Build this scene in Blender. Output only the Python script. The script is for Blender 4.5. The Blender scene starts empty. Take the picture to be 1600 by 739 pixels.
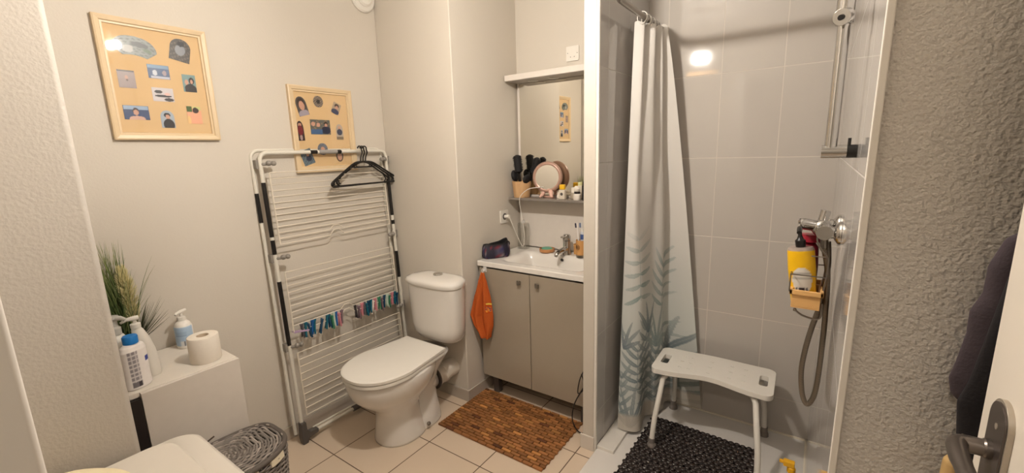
import bpy, bmesh, math, random
import numpy as np
from mathutils import Vector, Matrix
random.seed(7)
PI = math.pi
S = bpy.context.scene
C = S.collection

# ------------------------------------------------------------------ camera, world, exposure
cam = bpy.data.objects.new('camera', bpy.data.cameras.new('camera'))
C.objects.link(cam); S.camera = cam
cam.data.sensor_width = 36; cam.data.lens = 678.5 / 1600 * 36; cam.data.clip_start = 0.02
yaw, pitch, roll = 0.61535, 0.192945, 0.0292208
fw = Vector((-math.sin(yaw) * math.cos(pitch), math.cos(yaw) * math.cos(pitch), -math.sin(pitch)))
r0 = Vector((math.cos(yaw), math.sin(yaw), 0)); d0 = fw.cross(r0)
rx = math.cos(roll) * r0 + math.sin(roll) * d0
dn = -math.sin(roll) * r0 + math.cos(roll) * d0
m = Matrix((rx, -dn, -fw)).transposed().to_4x4(); m.translation = (0, 0, 1.46)
cam.matrix_world = m
W = bpy.data.worlds.new('world'); S.world = W; W.use_nodes = True
W.node_tree.nodes['Background'].inputs[0].default_value = (1.0, 0.92, 0.84, 1)
W.node_tree.nodes['Background'].inputs[1].default_value = 0.5
S.view_settings.view_transform = 'Standard'; S.view_settings.look = 'None'
S.view_settings.gamma = 1; S.view_settings.use_curve_mapping = False
S.view_settings.exposure = 0.2
BULB = 1380.0
HALL_FILL = 28.0  # strength of the added hallway fill light
BULB_COL = (1.0, 0.925, 0.835)

# ------------------------------------------------------------------ helpers
def s2l(c):
    return tuple(((v / 255) / 12.92 if v / 255 <= 0.04045 else ((v / 255 + 0.055) / 1.055) ** 2.4) for v in c[:3])
def rgba(c): return (*s2l(c), 1)

class NT:
    def __init__(s, name):
        s.m = bpy.data.materials.new(name); s.m.use_nodes = True
        s.t = s.m.node_tree; s.b = s.t.nodes['Principled BSDF']; s.out = s.t.nodes['Material Output']
    def n(s, typ, **kw):
        x = s.t.nodes.new(typ)
        for k, v in kw.items(): setattr(x, k, v)
        return x
    def l(s, a, b): s.t.links.new(a, b)
    def math(s, op, a, b=None, clamp=False):
        x = s.n('ShaderNodeMath', operation=op, use_clamp=clamp)
        for i, v in enumerate((a, b)):
            if v is None: continue
            if isinstance(v, (int, float)): x.inputs[i].default_value = v
            else: s.l(v, x.inputs[i])
        return x.outputs[0]
    def mix(s, f, a, b):
        x = s.n('ShaderNodeMix', data_type='RGBA')
        if isinstance(f, (int, float)): x.inputs[0].default_value = f
        else: s.l(f, x.inputs[0])
        for i, v in ((6, a), (7, b)):
            if isinstance(v, tuple): x.inputs[i].default_value = v
            else: s.l(v, x.inputs[i])
        return x.outputs[2]
    def coord(s): return s.n('ShaderNodeTexCoord').outputs['Object']
    def noise(s, vec, scale, detail=3, rough=.5):
        x = s.n('ShaderNodeTexNoise'); x.inputs['Scale'].default_value = scale
        x.inputs['Detail'].default_value = detail; x.inputs['Roughness'].default_value = rough
        s.l(vec, x.inputs['Vector']); return x.outputs['Fac']
    def bump(s, h, strength, dist):
        x = s.n('ShaderNodeBump'); x.inputs['Strength'].default_value = strength; x.inputs['Distance'].default_value = dist
        s.l(h, x.inputs['Height']); s.l(x.outputs[0], s.b.inputs['Normal'])
    def ramp(s, f, a, b, ca=(0, 0, 0, 1), cb=(1, 1, 1, 1)):
        x = s.n('ShaderNodeValToRGB'); e = x.color_ramp.elements
        e[0].position = a; e[1].position = b; e[0].color = ca; e[1].color = cb
        s.l(f, x.inputs[0]); return x.outputs[0]

def mat(name, col, rough=.5, metal=0, var=.04, scale=30, bump=0, coat=0, spec=.5, bdist=.001, trans=0, ior=1.45):
    t = NT(name); c = rgba(col)
    f = t.noise(t.coord(), scale, 4)
    a = tuple(min(1, v * (1 - var)) for v in c[:3]) + (1,); b = tuple(min(1, v * (1 + var)) for v in c[:3]) + (1,)
    t.l(t.mix(f, a, b), t.b.inputs['Base Color'])
    t.b.inputs['Roughness'].default_value = rough; t.b.inputs['Metallic'].default_value = metal
    t.b.inputs['Coat Weight'].default_value = coat; t.b.inputs['Coat Roughness'].default_value = .08
    t.b.inputs['Specular IOR Level'].default_value = spec
    t.b.inputs['Transmission Weight'].default_value = trans; t.b.inputs['IOR'].default_value = ior
    if bump: t.bump(t.noise(t.coord(), scale * 4, 4), bump, bdist)
    return t.m

def plaster(name, col, scale, strength, dist, var=.03):
    t = NT(name); co = t.coord()
    n1 = t.noise(co, scale, 2, .4); n2 = t.noise(co, scale * .3, 3, .5)
    h = t.math('ADD', t.math('MULTIPLY', n1, .8), t.math('MULTIPLY', n2, .4))
    c = rgba(col); big = t.noise(co, 1.7, 3)
    a = tuple(v * (1 - var) for v in c[:3]) + (1,); b = tuple(min(1, v * (1 + var)) for v in c[:3]) + (1,)
    t.l(t.mix(big, a, b), t.b.inputs['Base Color'])
    t.b.inputs['Roughness'].default_value = .62; t.b.inputs['Specular IOR Level'].default_value = .3
    t.bump(h, strength, dist); return t.m

def tiles(name, ax_u, u0, wu, ax_v, v0, wv, col, grout, gw, rough, var=.03, soft=.001, wavy=0, coat=0):
    t = NT(name); co = t.coord(); sp = t.n('ShaderNodeSeparateXYZ'); t.l(co, sp.inputs[0])
    ds = []; ids = []
    for ax, o, w in ((ax_u, u0, wu), (ax_v, v0, wv)):
        q = t.math('DIVIDE', t.math('SUBTRACT', sp.outputs[ax], o), w)
        fr = t.math('FRACT', q); ids.append(t.math('FLOOR', q))
        ds.append(t.math('MULTIPLY', t.math('MINIMUM', fr, t.math('SUBTRACT', 1.0, fr)), w))
    d = t.math('MINIMUM', ds[0], ds[1])
    mask = t.math('DIVIDE', t.math('SUBTRACT', d, gw / 2), soft, clamp=True)     # 0 in the grout, 1 on the tile
    cb = t.n('ShaderNodeCombineXYZ'); t.l(ids[0], cb.inputs[0]); t.l(ids[1], cb.inputs[1])
    wn = t.n('ShaderNodeTexWhiteNoise'); t.l(cb.outputs[0], wn.inputs[0])
    c = rgba(col); lo = tuple(v * (1 - var) for v in c[:3]) + (1,); hi = tuple(min(1, v * (1 + var)) for v in c[:3]) + (1,)
    base = t.mix(wn.outputs[0], lo, hi)
    mot = t.noise(co, 9, 5, .6)
    base = t.mix(t.math('MULTIPLY', mot, .25), base, tuple(v * .86 for v in c[:3]) + (1,))
    t.l(t.mix(mask, rgba(grout), base), t.b.inputs['Base Color'])
    rr = t.math('ADD', t.math('MULTIPLY', mask, rough - .7), .7); t.l(rr, t.b.inputs['Roughness'])
    t.b.inputs['Coat Weight'].default_value = coat
    h = mask
    if wavy: h = t.math('ADD', mask, t.math('MULTIPLY', t.noise(co, 6, 2), wavy))
    t.bump(h, .5, .0012); return t.m

def painted(name, rough=.5, bump=0, spec=.4, bs=400):
    t = NT(name); a = t.n('ShaderNodeVertexColor', layer_name='Col')
    f = t.noise(t.coord(), 60, 3)
    x = t.n('ShaderNodeMix', data_type='RGBA', blend_type='MULTIPLY'); x.inputs[0].default_value = .12
    t.l(a.outputs[0], x.inputs[6]); t.l(t.ramp(f, .3, .7, (.7, .7, .7, 1), (1, 1, 1, 1)), x.inputs[7])
    t.l(x.outputs[2], t.b.inputs['Base Color']); t.b.inputs['Roughness'].default_value = rough
    t.b.inputs['Specular IOR Level'].default_value = spec
    if bump: t.bump(t.noise(t.coord(), bs, 3), bump, .001)
    return t.m

def pane_mat(name, tint=(1, 1, 1), ior=1.45):
    t = NT(name); t.t.nodes.remove(t.b)
    tr = t.n('ShaderNodeBsdfTransparent'); tr.inputs[0].default_value = (*tint, 1)
    gl = t.n('ShaderNodeBsdfGlossy'); gl.inputs['Roughness'].default_value = .02
    fr = t.n('ShaderNodeLayerWeight'); fr.inputs['Blend'].default_value = .5
    f5 = t.math('ADD', t.math('MULTIPLY', t.math('POWER', fr.outputs['Facing'], 5.0), .9), .03)
    mx = t.n('ShaderNodeMixShader'); t.l(f5, mx.inputs[0]); t.l(tr.outputs[0], mx.inputs[1]); t.l(gl.outputs[0], mx.inputs[2])
    t.l(mx.outputs[0], t.out.inputs[0]); return t.m

def emit(name, col, strength):
    t = NT(name); t.b.inputs['Base Color'].default_value = (1, 1, 1, 1)
    t.b.inputs['Emission Color'].default_value = (*col, 1); t.b.inputs['Emission Strength'].default_value = strength
    return t.m

class MB:
    def __init__(s): s.v = []; s.f = []; s.c = None; s.mi = []
    def add(s, vs, fs, M=None, col=None, mi=0):
        o = len(s.v)
        for p in vs:
            p = Vector(p)
            if M is not None: p = M @ p
            s.v.append(tuple(p))
        s.f += [tuple(i + o for i in f) for f in fs]; s.mi += [mi] * len(fs)
        if col is not None:
            if s.c is None: s.c = []
            s.c += [col] * len(vs) if isinstance(col, tuple) else list(col)
        return s
    def box(s, x0, x1, y0, y1, z0, z1, M=None, col=None, mi=0):
        vs = [(x, y, z) for x in (x0, x1) for y in (y0, y1) for z in (z0, z1)]
        return s.add(vs, [(0, 1, 3, 2), (4, 6, 7, 5), (0, 4, 5, 1), (2, 3, 7, 6), (0, 2, 6, 4), (1, 5, 7, 3)], M, col, mi)
    def loft(s, loops, cap=True, closed=True, col=None, M=None):
        n = len(loops[0]); vs = [p for L in loops for p in L]; fs = []
        for i in range(len(loops) - 1):
            for j in range(n if closed else n - 1):
                k = (j + 1) % n; fs.append((i * n + j, i * n + k, (i + 1) * n + k, (i + 1) * n + j))
        if cap: fs += [tuple(range(n - 1, -1, -1)), tuple((len(loops) - 1) * n + j for j in range(n))]
        return s.add(vs, fs, M, col)
    def tube(s, pts, r, n=10, closed=False, M=None, col=None, smooth=0):
        P = [Vector(p) for p in pts]
        if smooth: P = catmull(P, smooth, closed)
        rs = r if isinstance(r, (list, tuple)) else [r] * len(P)
        if len(rs) != len(P): rs = [rs[min(len(rs) - 1, int(i * len(rs) / len(P)))] for i in range(len(P))]
        N = len(P); T = []
        for i in range(N):
            a = P[i - 1] if (i > 0 or closed) else P[i]; b = P[(i + 1) % N] if (i < N - 1 or closed) else P[i]
            T.append((b - a).normalized() if (b - a).length > 1e-9 else Vector((0, 0, 1)))
        u = T[0].orthogonal().normalized(); loops = []
        for i in range(N):
            u = (u - T[i] * u.dot(T[i]))
            u = u.normalized() if u.length > 1e-6 else T[i].orthogonal().normalized()
            w = T[i].cross(u)
            loops.append([tuple(P[i] + rs[i] * (math.cos(2 * PI * j / n) * u + math.sin(2 * PI * j / n) * w)) for j in range(n)])
        if closed: loops.append(loops[0])
        return s.loft(loops, cap=not closed, M=M, col=col)
    def lathe(s, prof, cx=0, cy=0, n=28, M=None, sx=1, sy=1, col=None):
        loops = [[(cx + sx * r * math.cos(2 * PI * j / n), cy + sy * r * math.sin(2 * PI * j / n), z) for j in range(n)] for r, z in prof]
        return s.loft(loops, M=M, col=col)
    def ball(s, c, r, n=16, M=None, sq=(1, 1, 1), col=None):
        loops = []
        for i in range(1, n):
            a = PI * i / n
            loops.append([(c[0] + sq[0] * r * math.sin(a) * math.cos(2 * PI * j / (2 * n)), c[1] + sq[1] * r * math.sin(a) * math.sin(2 * PI * j / (2 * n)), c[2] - sq[2] * r * math.cos(a)) for j in range(2 * n)])
        return s.loft(loops, M=M, col=col)
    def build(s, name, m, parent=None, smooth=False, bevel=0, seg=2, sub=0, ang=35):
        me = bpy.data.meshes.new(name); me.from_pydata(s.v, [], s.f)
        ms = m if isinstance(m, list) else [m]
        for q in ms: me.materials.append(q)
        if len(ms) > 1: me.polygons.foreach_set('material_index', s.mi)
        bm = bmesh.new(); bm.from_mesh(me); bmesh.ops.recalc_face_normals(bm, faces=bm.faces); bm.to_mesh(me); bm.free()
        if s.c:
            a = me.color_attributes.new('Col', 'FLOAT_COLOR', 'POINT')
            a.data.foreach_set('color', np.array([(*c[:3], 1) for c in s.c], dtype=np.float32).ravel())
        o = bpy.data.objects.new(name, me); C.objects.link(o)
        if smooth:
            me.polygons.foreach_set('use_smooth', [True] * len(me.polygons))
            if smooth != 'all' and hasattr(me, 'set_sharp_from_angle'): me.set_sharp_from_angle(angle=math.radians(ang))
        if bevel:
            b = o.modifiers.new('bevel', 'BEVEL'); b.width = bevel; b.segments = seg; b.limit_method = 'ANGLE'; b.angle_limit = math.radians(40)
            if not smooth:
                me.polygons.foreach_set('use_smooth', [True] * len(me.polygons)); b.harden_normals = True
        if sub: q = o.modifiers.new('sub', 'SUBSURF'); q.levels = q.render_levels = sub
        if parent is not None:
            o.parent = parent; o.matrix_parent_inverse = Matrix.Translation(parent.location).inverted()
        return o

def catmull(P, k, closed=False):
    out = []; n = len(P)
    for i in range(n if closed else n - 1):
        a = P[(i - 1) % n] if closed else P[max(i - 1, 0)]; b = P[i]; c = P[(i + 1) % n]; d = P[(i + 2) % n] if closed else P[min(i + 2, n - 1)]
        for j in range(k):
            t = j / k; out.append(.5 * ((2 * b) + (c - a) * t + (2 * a - 5 * b + 4 * c - d) * t * t + (3 * b - a - 3 * c + d) * t ** 3))
    if not closed: out.append(P[-1])
    return out

def plate(mb, outer, holes, z0, z1, M=None):
    """flat plate with holes between z0 and z1"""
    bm = bmesh.new()
    for L in [outer] + holes:
        vs = [bm.verts.new((p[0], p[1], z0)) for p in L]
        for i in range(len(vs)): bm.edges.new((vs[i], vs[(i + 1) % len(vs)]))
    bmesh.ops.triangle_fill(bm, edges=bm.edges[:], use_beauty=True, use_dissolve=False)
    r = bmesh.ops.extrude_face_region(bm, geom=bm.faces[:])
    for v in r['geom']:
        if isinstance(v, bmesh.types.BMVert): v.co.z = z1
    bm.verts.index_update()
    mb.add([tuple(v.co) for v in bm.verts], [tuple(v.index for v in f.verts) for f in bm.faces], M); bm.free()
def rrect(x0, x1, y0, y1, r, k=5):
    o = []
    for cx, cy, a in ((x1 - r, y1 - r, 0), (x0 + r, y1 - r, 90), (x0 + r, y0 + r, 180), (x1 - r, y0 + r, 270)):
        for i in range(k + 1):
            t = math.radians(a + 90 * i / k); o.append((cx + r * math.cos(t), cy + r * math.sin(t)))
    return o

def tag(o, label, cat, group=None):
    o['label'] = label; o['category'] = cat
    if group: o['group'] = group
    return o
def thing(name, label, cat, loc=(0, 0, 0), group=None):
    o = bpy.data.objects.new(name, None); o.location = loc; o.empty_display_size = .05; C.objects.link(o)
    return tag(o, label, cat, group)
def struct(o): o['kind'] = 'structure'; return o
def Rz(a, c=(0, 0, 0)): return Matrix.Translation(c) @ Matrix.Rotation(a, 4, 'Z')

# ------------------------------------------------------------------ materials
M_wall = plaster('plaster_cream', (200, 192, 180), 120, .25, .0025)
M_rough = plaster('plaster_rough', (196, 190, 182), 165, 1.0, .0065)
M_pillar_dim = plaster('plaster_pillar_dim', (186, 179, 170), 150, .32, .004)  # smoother copy of the wall paint, colour darkened to offset the near lamp's light
M_white = mat('white_paint', (215, 209, 200), .4, var=.02)
M_ceil = mat('ceiling_paint', (215, 211, 204), .8)
XG, YG = -1.196, 1.372
M_floor = tiles('floor_tile', 0, XG, .3345, 1, YG, .331, (205, 186, 164), (96, 76, 60), .004, .35, .02)
M_skirt = mat('skirting_tile', (172, 162, 150), .35, scale=12)
TU, TV = .09, .205
M_tx = tiles('shower_tile_back', 0, TU, .257, 2, TV, .3985, (181, 174, 166), (195, 187, 176), .003, .06, .008, wavy=.25)
M_ty = tiles('shower_tile_side', 1, 2.378, .257, 2, TV, .3985, (178, 173, 168), (179, 174, 168), .002, .07, .008, wavy=.25)
M_tray = mat('shower_tray', (209, 204, 198), .22, var=.02)
M_ceramic = mat('white_ceramic', (216, 211, 204), .1, var=.01, coat=.5)
M_plastic = mat('white_plastic', (218, 213, 204), .3, var=.02)
M_chrome = mat('chrome', (194, 192, 189), .12, 1, var=.02)
M_steel = mat('brushed_steel', (140, 134, 126), .32, 1, var=.05)
M_black = mat('black_plastic', (22, 19, 18), .35, var=.1)
M_dark = mat('dark_grey_plastic', (84, 78, 74), .5, var=.06)
M_mirror = mat('mirror_glass', (236, 232, 222), .0, 1, var=0)
M_bamboo = mat('bamboo', (214, 168, 108), .4, var=.15, scale=20)

# ------------------------------------------------------------------ room shell
XA, YB, XN, YN = -2.175, 1.768, -1.60, 2.365
YS = 2.381; XR = .063; XP0, XP1, YP = -.852, -.782, 1.765; YE = .915; H = 2.5
def wall(name, boxes, m, bev=0):
    b = MB()
    for q in boxes: b.box(*q)
    return struct(b.build(name, m, bevel=bev))
wall('floor', [(-2.4, 1.2, -1.2, 2.6, -.1, 0)], M_floor)
wall('ceiling', [(-2.4, 1.2, -1.2, 2.6, H, H + .1)], M_ceil)
wall('wall_left', [(XA - .1, XA, -.2, YB + .7, 0, H)], M_wall)
wall('wall_back', [(XA, XN, YB, YB + .7, 0, H)], M_wall, .006)
wall('wall_niche', [(XN, XP0, YN, YN + .1, 0, H)], M_wall)
wall('wall_partition', [(XP0, XP1 - .012, YP, YN + .1, 0, H)], mat('partition_paint', (190, 182, 170), .5), .004)
wall('wall_shower_side', [(XP1 - .012, XP1, YP + .012, YS, 0, H)], M_ty)
wall('wall_shower_back', [(XP0, XR + .08, YS, YS + .1, 0, H)], M_tx)
wall('wall_shower_right', [(XR, XR + .009, YE, YS, 0, H)], M_ty)
wall('wall_right', [(XR + .009, 1.1, YE + .004, YS + .1, 0, H)], M_rough)
wall('wall_right_end', [(1.0, 1.1, -1.2, YE, 0, H)], M_rough)
wall('wall_pillar', [(XA, -1.26, -.2, .235, 0, H)], M_pillar_dim, .012)
wall('wall_door_side', [(-1.26, -.72, -.16, -.06, 0, H), (.26, 1.1, -.16, -.06, 0, H), (-.72, .26, -.16, -.06, 2.05, H)], M_wall)
wall('trim_door_jamb', [(-.72, -.63, -.16, .043, 0, 2.1)], M_white, .006)
wall('trim_tile_edge', [(XR - .001, XR + .0105, YE - .006, YE + .002, 0, H)], M_white, .002)
wall('trim_partition_edge', [(XP1 - .012, XP1 + .001, YP - .001, YP + .012, 0, H)], M_white, .002)
wall('baseboard_left', [(XA, XA + .009, .24, YB, 0, .072)], M_skirt, .002)
wall('baseboard_back', [(XA, XN + .009, YB - .009, YB, 0, .072), (XN, XN + .009, YB, YN, 0, .072)], M_skirt, .002)
wall('baseboard_partition', [(XP0 - .009, XP1 - .008, YP - .009, YP, 0, .075)], mat('skirting_light', (205, 196, 185), .35), .002)
# hallway outside the doorway
wall('wall_hallway', [(-1.5, 1.1, -1.3, -1.2, 0, H), (-1.5, -1.4, -1.2, -.2, 0, H)], M_wall)
# shower tray with its raised tiled ledge along the partition
b = MB(); b.box(XP1, XR, 1.10, YS, 0, .012)
struct(b.build('trim_shower_tray', M_tray, bevel=.004))
b = MB(); b.box(XP1, -.695, YP + .012, YS, .0, .028)
struct(b.build('trim_shower_ledge', mat('ledge_tile', (215, 209, 200), .25), bevel=.003))
b = MB(); b.box(-.69, XR, YS - .006, YS, .012, .02); b.box(XR - .006, XR, YE, YS, .012, .02)
struct(b.build('trim_sealant', mat('sealant', (218, 209, 192), .5)))

# ------------------------------------------------------------------ lamp (hangs above the middle of the room)
LX, LY, LZ = -.846, .903, 2.146
lamp = thing('ceiling_lamp', 'pendant ceiling lamp with two bare warm bulbs in the middle of the room', 'lamp', (LX, LY, H))
b = MB(); b.lathe([(.05, H), (.05, H - .02), (.012, H - .035)], LX, LY); b.build('ceiling_rose', M_white, lamp, smooth=True)
b = MB(); b.tube([(LX, LY, H - .03), (LX, LY, LZ + .09)], .005); b.tube([(LX - .03, LY + .01, LZ + .085), (LX + .03, LY - .01, LZ + .085)], .008); b.build('stem', M_white, lamp, smooth=True)
for sx in (-1, 1):
    b = MB(); b.lathe([(.013, LZ + .09), (.014, LZ + .035)], LX + .024 * sx, LY - .008 * sx); b.build('bulb_socket', M_white, lamp, smooth=True)
    b = MB(); b.ball((LX + .024 * sx, LY - .008 * sx, LZ), .022, 14, sq=(1, 1, 1.15)); b.build('bulb', emit('bulb_glow', BULB_COL, BULB), lamp, smooth='all')

b = MB(); b.box(LX - .12, LX + .12, LY - .062, LY - .046, 2.022, 2.046); b.tube([(LX - .05, LY - .05, 2.046), (LX - .01, LY - .02, LZ + .085)], .0015, 6); b.tube([(LX + .05, LY - .05, 2.046), (LX + .01, LY - .02, LZ + .085)], .0015, 6)
o = b.build('lamp_bar', M_bamboo, lamp); o['label'] = 'pale wooden bar below the bulbs'
hl_ = thing('added_hall_fill', 'round white fill light added out of view in the hallway outside the open door', 'lamp', (-.2, -.7, H))  # unseen fill light, added to brighten the right wall and flatten the lighting
b = MB(); b.lathe([(.19, H), (.19, H - .03), (.17, H - .035)], -.2, -.7); b.build('fill_rim', M_white, hl_, smooth=True)
b = MB(); b.lathe([(.165, H - .036), (.15, H - .06), (.001, H - .07)], -.2, -.7); b.build('fill_diffuser', emit('hall_fill_glow', BULB_COL, HALL_FILL), hl_, smooth='all')

# ------------------------------------------------------------------ round vent high in the corner
v = thing('air_vent', 'round white air vent high on the left wall near the corner', 'vent', (XA, 1.69, 2.32))
Mv = Matrix.Translation((XA, 1.69, 2.325)) @ Matrix.Rotation(PI / 2, 4, 'Y')
b = MB(); b.lathe([(.075, 0), (.078, .012), (.07, .022), (.055, .024)], M=Mv, n=40); b.build('rim', M_plastic, v, smooth=True)
b = MB(); b.lathe([(.05, .012), (.05, .03), (.04, .038), (.001, .04)], M=Mv, n=40); b.build('valve_disc', M_plastic, v, smooth=True)
b = MB(); b.box(-.004, .004, -.02, -.005, .039, .043, M=Mv); b.build('latch', M_dark, v)

# ------------------------------------------------------------------ photo frames
M_frame = mat('pale_wood', (210, 187, 152), .4, var=.07, scale=14)
M_mount = mat('tan_mount', (212, 180, 134), .75, var=.03)
M_print = painted('photo_print', .35)
M_pane = pane_mat('picture_glass')
def paint_patch(w, h, shape, prims, n=30):
    """mesh of a print in its own plane: x to the right, y up; vertex colours from prims"""
    mb = MB(); vs = []; cs = []; fs = []
    for j in range(n + 1):
        t = j / n
        hw = 1.0
        if shape == 'arch': 
            if t > .6: hw = math.sqrt(max(0, 1 - ((t - .6) / .4) ** 2))
        elif shape == 'oval': hw = math.sqrt(max(0, 1 - (2 * t - 1) ** 2))
        elif shape == 'fan': hw = (math.sqrt(max(0, 1 - ((t - .45) / .55) ** 2)) if t > .45 else .55 + t)
        for i in range(n + 1):
            u = (i / n - .5) * hw
            y = t - .5
            if shape == 'fan': y += .22 * (1 - (2 * u) ** 2) * (1 - t) - .08
            c = prims[0]
            for p in prims[1:]:
                if p[0] == 'e' and ((u - p[1]) / p[3]) ** 2 + ((t - .5 - p[2]) / p[4]) ** 2 < 1: c = p[5]
                if p[0] == 'r' and abs(u - p[1]) < p[3] and abs(t - .5 - p[2]) < p[4]: c = p[5]
                if p[0] == 'n' and math.sin(u * p[1] * 9 + math.sin(t * 13)) * math.sin(t * p[2] * 9 + u * 11) > p[3]: c = p[4]
            vs.append((u * w, y * h, 0)); cs.append(s2l(c))
    for j in range(n):
        for i in range(n):
            a = j * (n + 1) + i; fs.append((a, a + 1, a + n + 2, a + n + 1))
    mb.add(vs, fs, col=cs); return mb
def picture(label, y0, y1, z0, z1, fwid, photos):
    x = XA; th = .02
    root = thing('picture_frame', label, 'picture frame', (x, (y0 + y1) / 2, z0), None)
    b = MB()
    prof = [(0, 0), (.0, .9), (.18, 1.0), (.62, .86), (.72, .62), (.95, .62), (1, .3), (1, 0)]
    cor = [(y0, z0), (y1, z0), (y1, z1), (y0, z1)]; dirs = [(1, 1), (-1, 1), (-1, -1), (1, -1)]
    loops = []
    for (cy, cz), (dy, dz) in zip(cor, dirs):
        loops.append([(x + th * p[1], cy + dy * p[0] * fwid, cz + dz * p[0] * fwid) for p in prof])
    loops.append(loops[0]); b.loft(loops, cap=False)
    b.build('frame', M_frame, root)
    b = MB(); b.box(x + .001, x + .006, y0 + fwid * .9, y1 - fwid * .9, z0 + fwid * .9, z1 - fwid * .9); b.build('mount_board', M_mount, root)
    for lab, cy, cz, w, h, rot, shape, prims in photos:
        mb = paint_patch(w, h, shape, prims)
        R = Matrix(((0, 0, 1, x + .0072), (1, 0, 0, cy), (0, 1, 0, cz), (0, 0, 0, 1))) @ Matrix.Rotation(math.radians(rot), 4, 'Z')
        mb.v = [tuple(R @ Vector(p)) for p in mb.v]
        o = mb.build('photo', M_print, root); o['label'] = lab
    b = MB(); b.box(x + .0105, x + .0115, y0 + fwid * .96, y1 - fwid * .96, z0 + fwid * .96, z1 - fwid * .96); b.build('glass_pane', M_pane, root)
SK = (196, 150, 128); DK = (28, 26, 30); BL = (52, 78, 118); WH = (206, 204, 206); GY = (122, 124, 124)
picture('larger cream wooden frame of nine holiday photos, left of the drying rack', .513, .868, 1.546, 1.988, .028, [
    ('fan-shaped dark photo', .625, 1.892, .135, .088, -6, 'fan', [(112, 120, 116), ('n', 3, 4, .35, (74, 82, 78)), ('e', .1, .1, .2, .14, (44, 50, 52)), ('e', -.15, -.2, .12, .2, (160, 160, 156)), ('e', .28, -.1, .1, .1, (70, 92, 66))]),
    ('arched dark photo', .772, 1.902, .07, .088, -12, 'arch', [(66, 62, 58), ('n', 3, 3, .4, (104, 94, 84)), ('e', 0, .0, .25, .25, (132, 136, 142)), ('e', 0, .28, .18, .12, DK)]),
    ('sand coloured photo', .583, 1.77, .052, .064, 0, 'rect', [(140, 124, 122), ('r', 0, .47, .5, .05, (60, 56, 58)), ('e', 0, .1, .1, .13, (180, 140, 122)), ('e', .02, -.05, .08, .06, (72, 46, 44))]),
    ('blue photo of two swimmers', .687, 1.808, .07, .052, 0, 'rect', [(58, 84, 122), ('r', 0, .38, .5, .12, (108, 140, 170)), ('e', -.18, -.08, .11, .2, (190, 196, 206)), ('e', .26, -.06, .1, .2, (156, 140, 146)), ('r', .05, -.4, .45, .07, (176, 180, 196))]),
    ('photo of two people in black', .786, 1.775, .047, .068, 0, 'rect', [(116, 146, 146), ('e', -.2, .05, .14, .16, SK), ('e', .18, .15, .2, .2, DK), ('e', .18, .1, .1, .13, SK), ('e', .05, -.35, .45, .32, DK)]),
    ('black and white photo', .689, 1.722, .07, .052, 0, 'rect', [(196, 190, 192), ('e', -.2, .2, .2, .12, DK), ('e', .0, -.1, .4, .1, DK), ('e', .25, -.35, .22, .12, (44, 40, 42)), ('e', .2, .05, .14, .1, (214, 176, 168))]),
    ('photo of a swimmer in blue sea', .594, 1.648, .078, .052, 0, 'rect', [(44, 66, 106), ('r', 0, .36, .5, .14, (142, 164, 190)), ('e', -.02, .1, .12, .26, (56, 38, 34)), ('e', -.02, .02, .1, .2, SK), ('e', .0, -.45, .32, .22, (208, 170, 152))]),
    ('arched photo of a person in black', .69, 1.628, .046, .068, 0, 'arch', [(160, 172, 184), ('e', 0, .22, .24, .14, DK), ('e', .03, .12, .16, .14, SK), ('e', .05, -.32, .4, .34, (20, 20, 26))]),
    ('photo of a bare shouldered person', .786, 1.648, .052, .07, 0, 'rect', [(226, 166, 134), ('r', -.3, .34, .2, .16, (66, 92, 40)), ('r', .2, .4, .3, .1, (196, 196, 130)), ('e', .12, .28, .22, .16, (52, 30, 24)), ('e', -.4, -.3, .12, .26, (226, 188, 128))])])
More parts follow.
